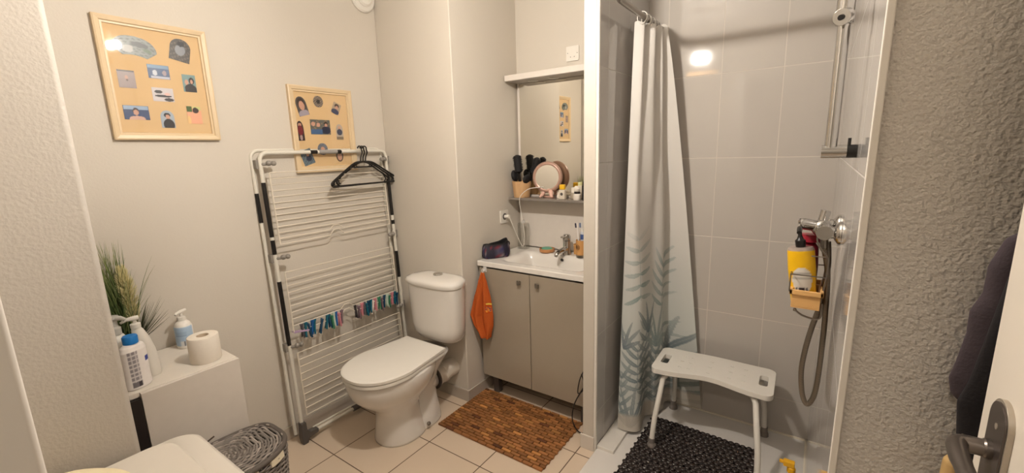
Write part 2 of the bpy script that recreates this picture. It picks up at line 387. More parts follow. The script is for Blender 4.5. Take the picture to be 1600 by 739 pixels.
picture('smaller cream wooden frame of nine portraits, behind the top of the drying rack', 1.195, 1.55, 1.384, 1.815, .03, [
    ('arched portrait', 1.262, 1.716, .056, .095, 14, 'arch', [(86, 80, 78), ('e', 0, .12, .36, .3, (62, 50, 46)), ('e', .02, .02, .26, .24, SK), ('e', 0, -.4, .5, .2, (158, 150, 160))]),
    ('round photo', 1.355, 1.744, .055, .058, 0, 'oval', [(86, 72, 60), ('n', 4, 4, .3, (170, 160, 150)), ('e', 0, 0, .18, .2, (40, 36, 36))]),
    ('tilted photo', 1.455, 1.715, .046, .06, -24, 'rect', [(170, 150, 128), ('e', 0, .24, .3, .18, (70, 50, 42)), ('e', .05, .1, .2, .15, SK), ('e', 0, -.3, .5, .24, (44, 52, 86))]),
    ('narrow arched photo', 1.241, 1.594, .036, .098, 2, 'arch', [(56, 42, 44), ('e', 0, .3, .25, .1, SK), ('e', 0, .02, .38, .25, (116, 34, 44)), ('e', 0, -.34, .2, .14, (170, 146, 140))]),
    ('wide photo of a group', 1.353, 1.615, .113, .075, 0, 'rect', [(96, 98, 94), ('n', 3, 2, .45, (140, 120, 96)), ('e', -.35, .2, .1, .14, SK), ('e', -.1, .15, .1, .14, SK), ('e', .28, .22, .1, .16, (40, 30, 28)), ('e', .28, .14, .07, .12, SK), ('e', .28, -.2, .24, .26, (34, 40, 66)), ('r', -.2, -.32, .3, .16, (70, 100, 140))]),
    ('arched photo of a child', 1.463, 1.593, .042, .082, 0, 'arch', [(176, 164, 150), ('e', 0, .26, .2, .12, SK), ('e', 0, -.02, .4, .2, (44, 52, 80)), ('r', 0, -.4, .5, .1, (120, 104, 84))]),
    ('tilted blue photo', 1.262, 1.462, .062, .078, 18, 'rect', [(104, 120, 130), ('n', 3, 3, .4, (70, 84, 90)), ('e', .1, -.1, .24, .2, (40, 48, 70)), ('e', .1, .14, .13, .1, SK)]),
    ('round photo behind the bar', 1.352, 1.502, .058, .062, 0, 'oval', [(120, 126, 136), ('n', 3, 4, .3, (80, 80, 88)), ('e', 0, 0, .2, .2, SK)]),
    ('oval portrait', 1.449, 1.466, .044, .066, 0, 'oval', [(70, 56, 50), ('e', 0, -.08, .32, .32, SK), ('e', 0, .3, .4, .18, (44, 32, 30))])])

# ------------------------------------------------------------------ folding drying rack against the left wall
def rk(y, z, off=0.0): return (-2.075 - .045 * z + off, y, z)
rack = thing('drying_rack', 'tall folded white drying rack with worn black side tubes leaning on the left wall', 'drying rack', (-2.07, 1.37, 0))
M_rackw = mat('rack_white', (209, 204, 192), .35)
YL, YR, ZT = 1.01, 1.738, 1.487
def arc_frame(y0, y1, z0, z1, r, off=0, k=6):
    P = [rk(y0, z0, off)]
    for a in range(k + 1):
        t = PI - PI / 2 * a / k; P.append(rk(y0 + r + r * math.cos(t), z1 - r + r * math.sin(t), off))
    for a in range(k + 1):
        t = PI / 2 - PI / 2 * a / k; P.append(rk(y1 - r + r * math.cos(t), z1 - r + r * math.sin(t), off))
    P.append(rk(y1, z0, off)); return P
b = MB(); b.tube(arc_frame(YL, YR, .03, ZT, .035), .0095, 12); b.build('front_frame', M_rackw, rack, smooth=True)
b = MB(); b.tube(arc_frame(YL - .022, YR - .01, .05, ZT + .012, .035, -.034), .0085, 12); b.build('rear_frame', M_rackw, rack, smooth=True)
for y, off, segs in ((YL, 0, [(1.35, 1.09), (1.075, 1.005), (.87, .54)]), (YR, 0, [(1.32, 1.10), (.876, .71), (1.07, 1.045)]), (YL - .022, -.034, [(1.30, 1.16)])):
    for za, zb in segs:
        b = MB(); b.tube([rk(y, za, off), rk(y, zb, off)], .0102 if off == 0 else .0092, 12); o = b.build('worn_patch', M_black, rack, smooth=True); o['label'] = 'black worn patch on the side tube'
for ya, yb in ((1.262, 1.30), (1.415, 1.44)):
    b = MB(); b.tube([rk(ya, ZT), rk(yb, ZT)], .0101, 12); o = b.build('worn_patch', M_black, rack, smooth=True); o['label'] = 'black ring on the top bar'
b = MB(); b.tube([rk(1.31, ZT), rk(1.415, ZT)], .0112, 12); o = b.build('grip_sleeve', mat('grey_sleeve', (150, 146, 142), .5), rack, smooth=True); o['label'] = 'grey sleeve on the top bar'
M_wire = mat('wire_white', (214, 204, 188), .35)
def panel(z_top, z_bot, n, notch=None, y0=1.038, y1=1.70, off=.012):
    b = MB(); r = .0026
    b.tube([rk(y0, z_top, off), rk(y0, z_bot, off)], .0035, 8); b.tube([rk(y1, z_top, off), rk(y1, z_bot, off)], .0035, 8)
    for i in range(n):
        z = z_top + (z_bot - z_top) * i / (n - 1)
        if notch and i in notch:
            c = 1.36; dz = .028 if i == notch[-1] else .022
            P = [rk(y0, z, off), rk(c - .055, z, off), rk(c - .03, z + dz, off), rk(c + .0, z + dz, off), rk(c + .028, z, off), rk(y1, z, off)]
            b.tube(P, .0028, 8)
        else: b.tube([rk(y0, z, off), rk(y1, z, off)], r, 6)
    b.build('wire_panel', M_wire, rack, smooth=True)
panel(1.395, 1.05, 13, (11, 12))
panel(.91, .60, 10, (8, 9))
panel(.49, .15, 10)
M_clip = mat('clip_grey', (132, 126, 118), .45)
for z in (1.435, .985, .53):
    for y in (YL, YR):
        d = 1 if y == YL else -1
        b = MB(); b.box(-.014, .014, -.013, .013, -.02, .02, M=Matrix.Translation(rk(y - .008 * d, z, -.012)))
        b.tube([rk(y, z, .0), rk(y + .026 * d, z, .020), rk(y + .050 * d, z, .022)], [.008, .006, .006], 8); b.ball(rk(y + .028 * d, z + .004, .022), .013, 8); b.ball(rk(y + .050 * d, z + .003, .022), .0125, 8)
        b.build('hinge_clip', M_clip, rack, smooth=True)
for y in (YL, YR):
    d = 1 if y == YL else -1
    b = MB()
    prof = [(-.014, .0), (.014, .0), (.02, .022), (.075, .03), (.075, .052), (.03, .055), (.016, .075), (.013, .12), (-.013, .12), (-.018, .05)]
    f = [(-2.058, y + d * p[0], p[1]) for p in prof]; g = [(-2.092, y + d * p[0], p[1]) for p in prof]
    b.loft([f, g]); b.build('foot', M_dark, rack, bevel=.004)
b = MB(); b.tube([(-2.070, 1.07, .042), (-2.066, 1.68, .042)], .0085, 10); b.tube([(-2.09, 1.07, .05), (-2.086, 1.68, .05)], .006, 10); b.build('base_bar', M_rackw, rack, smooth=True)
b = MB(); b.tube([(-2.068, 1.30, .042), (-2.068, 1.46, .042)], .016, 12); b.build('base_sleeve', M_dark, rack, smooth=True)

# clothes pegs on the wires of the rack
pc = {'teal': (10, 92, 112), 'blue': (26, 88, 150), 'navy': (14, 62, 92), 'green': (52, 122, 92), 'pink': (206, 132, 142), 'mauve': (118, 96, 104), 'black': (42, 36, 40), 'mint': (190, 206, 190), 'white': (226, 214, 204), 'lilac': (170, 146, 176), 'grey': (86, 82, 88)}
PM = {k: mat('peg_' + k, v, .4, var=.08) for k, v in pc.items()}
def ypx(p):
    xs = [462, 532, 551, 582, 588, 620]; ys = [1.053, 1.309, 1.385, 1.519, 1.549, 1.704]; return float(np.interp(p, xs, ys))
pegs = [(463, 'lilac', 80), (469, 'grey', 4), (474, 'teal', -6), (479, 'navy', 8), (484, 'blue', -8), (487, 'teal', -10), (498, 'navy', -14), (507, 'teal', -10), (510, 'navy', 4), (514.5, 'green', 3), (518, 'mint', 2), (521.5, 'blue', -4), (526.5, 'pink', 2), (531, 'mauve', -5),
        (553, 'black', 3), (558, 'mauve', 2), (563, 'pink', -4), (566.5, 'grey', -3), (570, 'teal', 5), (573.5, 'navy', -4), (577, 'teal', -8), (580, 'white', -14), (584, 'pink', 3), (590, 'green', -2), (593.5, 'mauve', 2), (597.5, 'navy', -6), (602, 'mint', -8), (605, 'green', -4), (610, 'pink', -3), (613.5, 'teal', -4), (617, 'navy', -6)]
ordn = ['first', 'second', 'third', 'fourth', 'fifth', 'sixth', 'seventh', 'eighth', 'ninth', 'tenth', 'eleventh', 'twelfth', 'thirteenth', 'fourteenth', 'fifteenth', 'sixteenth', 'seventeenth']
peg_mesh = None
for i, (px, cn, tilt) in enumerate(pegs):
    if peg_mesh is None:
        b = MB()
        for sx in (-1, 1):                                             # two prongs meeting over the wire
            P = [(sx * .0025, -.0048), (sx * .0075, -.0048), (sx * .0105, -.0048)]
            prof = [(0.0012, .012), (.0035, .020), (.0095, .026), (.0105, .020), (.007, .004), (.0078, -.03), (.0105, -.054), (.0075, -.055), (.0028, -.03), (.001, -.002)]
            b.loft([[(sx * p[0], -.0048, p[1]) for p in prof], [(sx * p[0], .0048, p[1]) for p in prof]])
        b.tube([(-.008, 0, .0), (.008, 0, 0)], .003, 8)
        o0 = b.build('clothes_peg', PM['teal'], bevel=.0008); peg_mesh = o0.data; o = o0
    else:
        o = bpy.data.objects.new('clothes_peg', peg_mesh); C.objects.link(o)
        bv = o.modifiers.new('bevel', 'BEVEL'); bv.width = .0008
    for k in range(1): pass
    o.material_slots[0].link = 'OBJECT'; o.material_slots[0].material = PM[cn]
    y = ypx(px); o.location = rk(y, .612 if i % 3 else .600, .016)
    o.rotation_euler = (math.radians(tilt), math.radians(3 * math.sin(i * 2.1)), math.radians(12 * math.sin(i * 1.7)))
    left = i < 14; k = i if left else i - 14
    tag(o, '%s plastic clothes peg, %s from the left in the %s row on the drying rack' % (cn, ordn[k], 'left' if left else 'right'), 'clothes peg', 'clothes pegs on the drying rack wire')

# coat hangers on the top bar
def hanger(label, yc, off, rot, dz):
    root = thing('coat_hanger', label, 'hanger', rk(yc, ZT, off), 'black hangers on the drying rack')
    Mh = Matrix.Translation(rk(yc, ZT + dz, off)) @ Matrix.Rotation(rot, 4, 'Z') @ Matrix.Rotation(.0, 4, 'Y')
    b = MB()
    hook = [(0, .013 * math.cos(t), .013 * math.sin(t) + .002) for t in [math.radians(a) for a in range(-20, 200, 20)]]
    hook = hook[::-1]
    hp = [(0, q[1], q[2]) for q in hook] + [(0, .016, -.02), (0, .004, -.045), (0, 0, -.07)]
    b.tube(hp, .0038, 8, M=Mh, smooth=3); b.build('hook', M_black, root, smooth=True)
    b = MB()
    for sgn in (-1, 1):
        P = [(0, 0, -.07), (0, sgn * .05, -.078), (0, sgn * .13, -.125), (0, sgn * .195, -.165), (0, sgn * .208, -.18), (0, sgn * .2, -.192), (0, sgn * .18, -.194), (0, 0, -.194)]
        b.tube(P, .0052, 8, M=Mh, smooth=4)
        b.tube([(0, sgn * .01, -.1), (0, sgn * .055, -.098), (0, sgn * .062, -.086), (0, sgn * .05, -.08)], .0035, 8, M=Mh, smooth=3)
        b.tube([(0, sgn * .16, -.165 + .02), (0, sgn * .172, -.16), (0, sgn * .178, -.175), (0, sgn * .165, -.19)], .0035, 8, M=Mh, smooth=3)
    b.tube([(0, -.05, -.1), (0, .05, -.1)], .0035, 8, M=Mh)
    b.build('shoulder_bar', M_black, root, smooth=True)
hanger('black plastic coat hanger on the drying rack bar, front one of three', 1.525, .050, .12, .012)
hanger('black plastic coat hanger on the drying rack bar, middle one of three', 1.552, .034, .03, .012)
hanger('black plastic coat hanger on the drying rack bar, rear one of three nearest the wall', 1.580, .018, -.04, .012)

# ------------------------------------------------------------------ toilet
TX = -1.712
toilet = thing('toilet', 'white ceramic close-coupled toilet with closed lid beside the drying rack', 'toilet', (TX, 1.40, 0))
def egg(cy, hl, hw, z, back=.0, n=40, p=2.2, flat=.75):
    L = []
    for j in range(n):
        t = 2 * PI * j / n; c, s_ = math.cos(t), math.sin(t)
        x = hw * math.copysign(abs(c) ** (2 / p), c); y = hl * math.copysign(abs(s_) ** (2 / p), s_)
        if y > 0: x *= (1 - (1 - flat) * (y / hl) ** 2)
        L.append((TX - .014 * max(0, 1 - z / .3) + x, cy + y, z))
    return L
b = MB()
secs = [(1.362, .148, .124, 0), (1.362, .148, .124, .012), (1.356, .140, .113, .05), (1.346, .127, .098, .12), (1.342, .124, .093, .17), (1.34, .15, .107, .21), (1.338, .20, .137, .255), (1.335, .238, .165, .30), (1.333, .255, .178, .35), (1.333, .258, .181, .385), (1.333, .252, .176, .398)]
b.loft([egg(*q) for q in secs])
b.build('bowl', M_ceramic, toilet, smooth='all')
b = MB()                                                               # rear foot and trapway flare
rs = [(1.48, .13, .112, 0), (1.48, .13, .112, .014), (1.49, .115, .098, .06), (1.505, .09, .075, .13), (1.52, .075, .058, .20), (1.53, .085, .07, .28), (1.545, .10, .10, .34), (1.56, .10, .13, .392)]
b.loft([egg(c, l, w, z, p=2.4, flat=.95) for c, l, w, z in rs]); 
b.tube([(TX, 1.54, .20), (TX, 1.59, .2)], .052, 24)
b.build('pedestal', M_ceramic, toilet, smooth='all')
for sx in (-1, 1):
    b = MB(); b.ball((TX + sx * .106, 1.445, .035), .011, 10); b.build('fixing_bolt', M_steel, toilet, smooth='all')
def dshape(cy, hl, hw, z, back, bw, n=36):
    """lid outline: rounded front, straight tapering sides, flat back"""
    L = [(TX + bw, back, z)]
    for j in range(n + 1):
        t = -j / n * PI; c_, s_ = math.cos(t), math.sin(t)
        L.append((TX + hw * math.copysign(abs(c_) ** .88, c_), cy - hl * abs(s_) ** .9, z))
    L += [(TX - bw, back, z)]
    mid = []
    return L
def lidloft(z0, z1, inset=0, top=0):
    q = [(.0, z0), (.0, z1 - .004), (.004, z1 - .001), (.012, z1 + top)]
    return [dshape(1.29, .222 - i - inset, .186 - i - inset, z, 1.56 - i, .15 - i - inset) for i, z in q]
b = MB(); b.loft(lidloft(.402, .420, .002)); b.build('seat', M_plastic, toilet, smooth=True)
b = MB(); b.loft(lidloft(.4235, .440, 0, .0)); b.build('lid', M_plastic, toilet, smooth=True)
b = MB()
b.tube([(TX + .09, 1.572, .415), (TX - .09, 1.572, .415)], .010, 12)
b.build('hinge', M_plastic, toilet, smooth=True)
def cloop(z, hw, f, bk, n=30, bow=.07):
    """bowed cistern plan: curved front, rounded ends, narrower back on the wall"""
    L = []; ym = f + bow; cx = TX - .008
    for j in range(n + 1):
        a = PI - PI * j / n
        L.append((cx + hw * math.copysign(abs(math.cos(a)) ** .62, math.cos(a)), ym - bow * abs(math.sin(a)) ** .8, z))
    for j in range(1, 9):
        a = PI / 2 * j / 8; L.append((cx + hw - (hw * .38) * (1 - math.cos(a)), ym + (bk - ym) * math.sin(a), z))
    for j in range(7, -1, -1):
        a = PI / 2 * j / 8; L.append((cx - hw + (hw * .38) * (1 - math.cos(a)), ym + (bk - ym) * math.sin(a), z))
    return L[:-1]
b = MB(); b.loft([cloop(.405, .12, 1.64, 1.752), cloop(.43, .15, 1.612, 1.756), cloop(.455, .166, 1.60, 1.758), cloop(.50, .174, 1.596, 1.76), cloop(.60, .180, 1.592, 1.76), cloop(.742, .186, 1.588, 1.76)])
b.build('cistern', M_ceramic, toilet, smooth=True, ang=50)
b = MB(); b.loft([cloop(.7445, .190, 1.582, 1.762, bow=.075), cloop(.760, .194, 1.578, 1.763, bow=.075), cloop(.772, .190, 1.584, 1.762, bow=.075), cloop(.783, .165, 1.61, 1.757, bow=.06), cloop(.788, .11, 1.65, 1.74, bow=.04)])
b.build('cistern_lid', M_ceramic, toilet, smooth=True, ang=50)
b = MB(); b.lathe([(.027, .785), (.027, .793), (.024, .796), (.001, .796)], TX - .008, 1.695, 24); o = b.build('flush_button', M_chrome, toilet, smooth=True); o['label'] = 'chrome flush button'
pp = thing('waste_pipe', 'white plastic waste pipe joining the toilet to the wall', 'pipe', (TX, 1.66, .2))
b = MB(); My = Matrix.Translation((TX, 1.60, .2)) @ Matrix.Rotation(-PI / 2, 4, 'X')
b.lathe([(.052, 0), (.064, .0), (.066, .006), (.06, .018), (.056, .03), (.055, .06), (.058, .065), (.058, .085), (.052, .09), (.052, .167)], M=My, n=32); b.build('pipe', mat('pipe_plastic', (209, 200, 187), .4), pp, smooth=True, ang=25)
b = MB(); b.tube([(TX, 1.598, .2), (TX, 1.604, .2)], .0665, 32); o = b.build('rubber_seal', M_dark, pp, smooth=True)
# inlet pipe of the cistern
b = MB(); b.tube([(TX - .215, 1.766, .72), (TX - .215, 1.735, .72), (TX - .16, 1.735, .72)], .006, 10); b.lathe([(.012, 0), (.012, .012)], M=Matrix.Translation((TX - .215, 1.755, .72)) @ Matrix.Rotation(PI / 2, 4, 'X'), n=14)
b.build('inlet_valve', M_chrome, toilet, smooth=True)

# ------------------------------------------------------------------ vanity niche
VX0, VX1, VF = -1.575, -.872, 1.905
M_taupe = mat('taupe_gloss', (152, 140, 124), .18, var=.02, coat=.4)
M_carc = mat('taupe_side', (140, 130, 118), .4)
van = thing('vanity_unit', 'taupe gloss vanity cabinet with two doors under the washbasin', 'cabinet', ((VX0 + VX1) / 2, 2.12, 0))
b = MB(); b.box(VX0, VX0 + .018, VF + .002, YN - .03, .13, .812); b.box(VX1 - .018, VX1, VF + .002, YN - .03, .13, .812); b.box(VX0 + .018, VX1 - .018, VF + .002, YN - .03, .13, .148); b.box(VX0 + .018, VX1 - .018, YN - .05, YN - .03, .148, .812); b.build('carcass', M_carc, van)
xm = (VX0 + VX1) / 2 - .005
for k, (xa, xb, kx) in enumerate(((VX0, xm - .002, xm - .062), (xm + .002, VX1, xm + .055))):
    b = MB(); b.box(xa, xb, VF - .018, VF, .132, .805); d = b.build('door', M_taupe, van, bevel=.0015)
    b = MB(); b.tube([(kx, VF - .018, .757), (kx, VF - .030, .757)], .006, 12); b.box(kx - .011, kx + .011, VF - .038, VF - .028, .745, .769)
    kn = b.build('knob', M_steel, van, bevel=.002); kn.parent = d; kn.matrix_parent_inverse = Matrix.Translation(van.location).inverted() @ Matrix() if False else d.matrix_parent_inverse.copy(); 
    kn.matrix_parent_inverse = Matrix()
for x in (VX0 + .055, VX1 - .055):
    for y in (VF + .05, YN - .09):
        b = MB(); b.box(x - .02, x + .02, y - .02, y + .02, 0, .13); b.build('leg', M_dark, van, bevel=.004)
# washbasin top
sink = thing('washbasin', 'white ceramic washbasin top on the taupe vanity', 'washbasin', (-1.22, 2.12, .815))
SX0, SX1, SY0, SY1, ST = -1.585, -.862, 1.882, 2.343, .845
nx, ny = 60, 44; vs = []; fs = []
bx0, bx1, by0, by1 = -1.47, -.95, 1.95, 2.235
def bz(x, y):
    dx = min(x - bx0, bx1 - x); dy0 = y - by0; dy1 = by1 - y
    if min(dx, dy0, dy1) <= 0: return ST
    a = min(1, dx / .10); c = min(1, dy0 / .05); e = min(1, dy1 / .045)
    sm = lambda t: t * t * (3 - 2 * t)
    return ST - .11 * sm(a) * sm(c) * sm(e)
for j in range(ny + 1):
    for i in range(nx + 1):
        x = SX0 + (SX1 - SX0) * i / nx; y = SY0 + (SY1 - SY0) * j / ny; vs.append((x, y, bz(x, y)))
for j in range(ny):
    for i in range(nx): a = j * (nx + 1) + i; fs.append((a, a + 1, a + nx + 2, a + nx + 1))
b = MB(); b.add(vs, fs)
zb = .817; base = len(b.v)
rim = [(SX0, SY0), (SX1, SY0), (SX1, SY1), (SX0, SY1)]
# skirt
fr = [i for i in range(nx + 1)]; rt = [j * (nx + 1) + nx for j in range(ny + 1)]; bk = [ny * (nx + 1) + i for i in range(nx, -1, -1)]; lf = [j * (nx + 1) for j in range(ny, -1, -1)]
ring = fr[:-1] + rt[:-1] + bk[:-1] + lf[:-1]
low = [(vs[i][0], vs[i][1], zb) for i in ring]; o_ = len(b.v); b.v += low; n_ = len(ring)
for i in range(n_): b.f.append((ring[i], o_ + i, o_ + (i + 1) % n_, ring[(i + 1) % n_])); b.mi.append(0)
b.build('basin_top', M_ceramic, sink, smooth=True, ang=50, bevel=.004)
b = MB(); b.tube([(-1.205, 2.2135, .822), (-1.205, 2.209, .8195)], .0095, 20); o = b.build('overflow_hole', M_black, sink, smooth=True); o['label'] = 'dark overflow hole'
b = MB(); b.lathe([(.02, .7355), (.02, .7385), (.001, .739)], -1.205, 2.09); b.build('drain_plug', M_chrome, sink, smooth=True)
# mixer tap
tap = thing('basin_tap', 'chrome single lever mixer tap on the washbasin', 'tap', (-1.20, 2.262, ST))
b = MB(); b.lathe([(.027, ST), (.025, ST + .01), (.0215, ST + .03), (.022, ST + .075), (.024, ST + .085)], -1.20, 2.262); b.build('body', M_chrome, tap, smooth=True)
b = MB(); b.tube([(-1.20, 2.25, ST + .035), (-1.205, 2.19, ST + .032), (-1.208, 2.155, ST + .022), (-1.209, 2.150, ST + .008)], [.017, .015, .013, .012], 16, smooth=4); b.build('spout', M_chrome, tap, smooth=True)
b = MB(); b.lathe([(.024, ST + .087), (.025, ST + .11), (.018, ST + .122), (.001, ST + .124)], -1.20, 2.262); b.box(-1.212, -1.188, 2.205, 2.262, ST + .108, ST + .118, M=None); b.build('lever', M_chrome, tap, smooth=True, bevel=.003)

# board behind mirror and basin, mirror, light pelmet and shelf
panel_t = thing('mirror_cabinet', 'white bathroom mirror panel with light pelmet and grey shelf above the washbasin', 'mirror', (-1.22, YN, .86))
M_board = mat('white_board', (213, 205, 196), .3)
b = MB(); b.box(-1.588, -.860, YN - .018, YN - .001, .848, 1.90); b.build('back_panel', M_board, panel_t, bevel=.002)
b = MB(); b.box(-1.568, -.868, YN - .023, YN - .018, 1.19, 1.868); b.build('mirror_glass', M_mirror, panel_t)
b = MB(); b.box(-1.588, -.860, 2.215, YN - .02, 1.872, 1.905); b.build('pelmet', M_board, panel_t, bevel=.002)
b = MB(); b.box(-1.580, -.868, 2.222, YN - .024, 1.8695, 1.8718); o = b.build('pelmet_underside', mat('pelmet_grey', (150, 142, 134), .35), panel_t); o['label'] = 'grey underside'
for x in (-1.44, -1.30, -1.05):
    b = MB(); b.lathe([(.032, 1.8675), (.032, 1.8694)], x, 2.30, 28); b.lathe([(.022, 1.866), (.024, 1.8674)], x, 2.30, 28); b.build('spotlight', mat('spot_off', (190, 186, 178), .3), panel_t, smooth=True)
b = MB(); b.box(-1.588, -.860, 2.215, YN - .019, 1.163, 1.178); b.build('shelf', mat('grey_shelf', (128, 120, 112), .25), panel_t, bevel=.003)
SH = 1.178

def socket(label, M4, wd=.08):
    r_ = thing('power_socket', label, 'socket', tuple(M4.translation))
    b = MB(); o_ = rrect(-wd / 2, wd / 2, -wd / 2, wd / 2, .006)
    plate(b, o_, [], 0, .009, M=M4); b.build('cover_plate', M_plastic, r_, bevel=.001)
    return r_
Mb = Matrix(((1, 0, 0, -1.208), (0, 0, -1, YN), (0, 1, 0, 1.998), (0, 0, 0, 1)))
r_ = socket('square white wall plate with two small screws above the mirror', Mb)
for dx, dy in ((-.012, -.018), (.012, -.018), (.03, .0), (-.03, .004)):
    b = MB(); b.lathe([(.0025, .009), (.0025, .0098)], M=Mb @ Matrix.Translation((dx, dy, 0)), n=10); b.build('screw', M_dark, r_)
Ms = Matrix(((0, 0, 1, XN), (1, 0, 0, 2.178), (0, 1, 0, 1.062), (0, 0, 0, 1)))
r_ = socket('white power socket with a plug in it beside the washbasin', Ms)
b = MB(); b.lathe([(.021, .0092), (.021, .0099)], M=Ms, n=24); b.build('socket_well', M_dark, r_)
# plug and white cable of the mirror
plug = thing('charging_cable', 'white plug and thin cable running from the socket up to the round mirror', 'cable', (-1.57, 2.178, 1.062))
b = MB(); b.tube([(XN + .010, 2.178, 1.062), (XN + .045, 2.178, 1.064)], .012, 14); b.build('plug', M_plastic, plug, smooth=True, bevel=.003)
b = MB(); b.tube([(XN + .045, 2.178, 1.064), (-1.545, 2.19, 1.02), (-1.525, 2.22, .93), (-1.50, 2.24, .868), (-1.485, 2.235, .95), (-1.49, 2.215, 1.08), (-1.488, 2.195, 1.16), (-1.475, 2.198, 1.20), (-1.43, 2.21, 1.235), (-1.385, 2.235, 1.243), (-1.352, 2.257, 1.246)], .0022, 8, smooth=6); b.build('cord', M_plastic, plug, smooth=True)

# plant pot style wooden pot with brushes on the shelf
pot = thing('brush_pot', 'light wooden pot holding hairbrushes at the left end of the mirror shelf', 'pot', (-1.525, 2.28, SH))
def wood_slats(name, dark, light, sc=60):
    t = NT(name); co = t.coord(); sp = t.n('ShaderNodeMapping'); sp.inputs['Scale'].default_value = (1, 1, .05); t.l(co, sp.inputs[0])
    f = t.noise(sp.outputs[0], sc, 4); t.l(t.mix(f, rgba(dark), rgba(light)), t.b.inputs['Base Color']); t.b.inputs['Roughness'].default_value = .5; return t.m
b = MB(); b.lathe([(.05, SH), (.062, SH + .1), (.0585, SH + .1), (.048, SH + .01), (.001, SH + .01)], -1.525, 2.28, 28); b.build('bucket', wood_slats('light_slats', (176, 134, 92), (216, 178, 132)), pot, smooth=True, ang=40)
M_bris = mat('black_bristles', (20, 18, 20), .7, var=.2, bump=.6, scale=120)
def hairbrush(label, x, y, lean, ang, zc, r, ln, kind):
    root = thing('hairbrush', label, 'hairbrush', (x, y, SH + .012), 'black hairbrushes in the wooden pot')
    Mr = Matrix.Translation((x, y, SH + .014)) @ Matrix.Rotation(ang, 4, 'Z') @ Matrix.Rotation(lean, 4, 'Y')
    b = MB(); b.lathe([(.006, 0), (.009, .05), (.008, zc), (.012, zc + .01)], M=Mr, n=12); b.build('handle', M_black, root, smooth=True)
    b = MB()
    if kind == 'round':
        b.lathe([(.008, zc), (r, zc + .01), (r, zc + ln), (.008, zc + ln + .008)], M=Mr, n=20)
        for k in range(170):
            a = random.random() * 2 * PI; zz = zc + .012 + random.random() * (ln - .016)
            b.tube([(r * .9 * math.cos(a), r * .9 * math.sin(a), zz), ((r + .006) * math.cos(a), (r + .006) * math.sin(a), zz)], .0009, 4, M=Mr)
    else: b.ball((0, 0, zc + ln / 2), 1, 12, M=Mr, sq=(r * .5, r, ln / 2))
    b.build('bristle_head', M_bris, root, smooth=True)
hairbrush('tall black round hairbrush standing upright in the wooden pot', -1.525, 2.275, -.10, .2, .135, .024, .105, 'round')
hairbrush('black round hairbrush leaning right out of the wooden pot', -1.505, 2.30, .36, .1, .135, .02, .10, 'round')
hairbrush('short black oval hairbrush at the left of the wooden pot', -1.543, 2.272, -.22, .1, .085, .034, .072, 'flat')
hairbrush('small black brush head low at the right of the wooden pot', -1.502, 2.262, .30, -.2, .075, .03, .058, 'flat')

# round make-up mirror
M_rose = mat('rose_plastic', (172, 138, 122), .3, .2, var=.03)
mm = thing('makeup_mirror', 'round rose-framed make-up mirror standing on the shelf', 'mirror', (-1.333, 2.285, SH))
Mm = Matrix.Translation((-1.337, 2.28, SH + .125)) @ Matrix.Rotation(math.radians(14), 4, 'Z') @ Matrix.Rotation(math.radians(90 - 4), 4, 'X')
b = MB(); b.lathe([(.072, .012), (.076, .016), (.088, .014), (.094, .002), (.09, -.014), (.075, -.02), (.001, -.02)], M=Mm, n=48); b.build('casing', M_rose, mm, smooth=True, ang=60)
b = MB(); b.lathe([(.001, .0125), (.073, .0125), (.0735, .010), (.001, .010)], M=Mm, n=48); b.build('mirror_glass', M_mirror, mm, smooth=True, ang=20)
b = MB()
for sx in (-1, 1): b.tube([(-1.335 + sx * .022, 2.275, SH + .045), (-1.333 + sx * .03, 2.262, SH + .022), (-1.333 + sx * .042, 2.25, SH + .006)], [.014, .011, .007], 10, smooth=3)
b.tube([(-1.37, 2.29, SH + .006), (-1.30, 2.29, SH + .006)], .006, 8); b.ball((-1.335, 2.275, SH + .048), .026, 10, sq=(1.3, .5, .6)); b.build('stand', mat('rose_light', (214, 172, 156), .35), mm, smooth=True)

# jars and boxes on the shelf
def jar(name, label, cat, x, y, r, h, col, cap, capcol, z=SH, nk=.8, group='toiletries on the mirror shelf'):
    root = thing(name, label, cat, (x, y, z), group)
    b = MB(); b.lathe([(r * .9, z), (r, z + .003), (r, z + h - .005), (r * nk, z + h)], x, y, 24); b.build('body', mat(name + '_body', col, .3), root, smooth=True)
    b = MB(); b.lathe([(r * nk * 1.02, z + h + .0005), (r * nk * 1.02, z + h + cap - .002), (r * nk * .9, z + h + cap)], x, y, 24); b.build('cap', mat(name + '_cap', capcol, .35), root, smooth=True)
    return root
rt_ = thing('lotion_carton', 'small white bottle with yellow top beside the make-up mirror', 'bottle', (-1.22, 2.25, SH), 'toiletries on the mirror shelf')
b = MB(); b.box(-1.242, -1.202, 2.242, 2.268, SH, SH + .055); b.build('body', mat('carton_white', (209, 198, 181), .4), rt_, bevel=.004)
b = MB(); b.box(-1.239, -1.205, 2.245, 2.265, SH + .0555, SH + .085); b.build('cap', mat('carton_yellow', (228, 178, 40), .4), rt_, bevel=.005)
b = MB(); b.lathe([(.009, 0), (.009, .0008)], M=Matrix.Translation((-1.222, 2.242, SH + .03)) @ Matrix.Rotation(PI / 2, 4, 'X'), n=14); b.build('emblem', M_dark, rt_)
jar('glass_jar', 'clear jar with a wide white lid behind the cream pot', 'jar', -1.165, 2.30, .026, .035, (176, 164, 146), .03, (232, 224, 212))
jar('cream_pot', 'small white cream pot with black band near the partition', 'jar', -1.120, 2.24, .021, .036, (232, 224, 214), .012, (34, 30, 30))
jar('round_tin', 'round white tin standing on top of the small cream pot', 'tin', -1.120, 2.24, .018, .018, (214, 206, 192), .012, (236, 228, 214), z=SH + .049)
jar('flat_pot', 'low white pot between the make-up mirror and the yellow topped bottle', 'jar', -1.262, 2.30, .022, .022, (236, 226, 214), .012, (226, 212, 198))
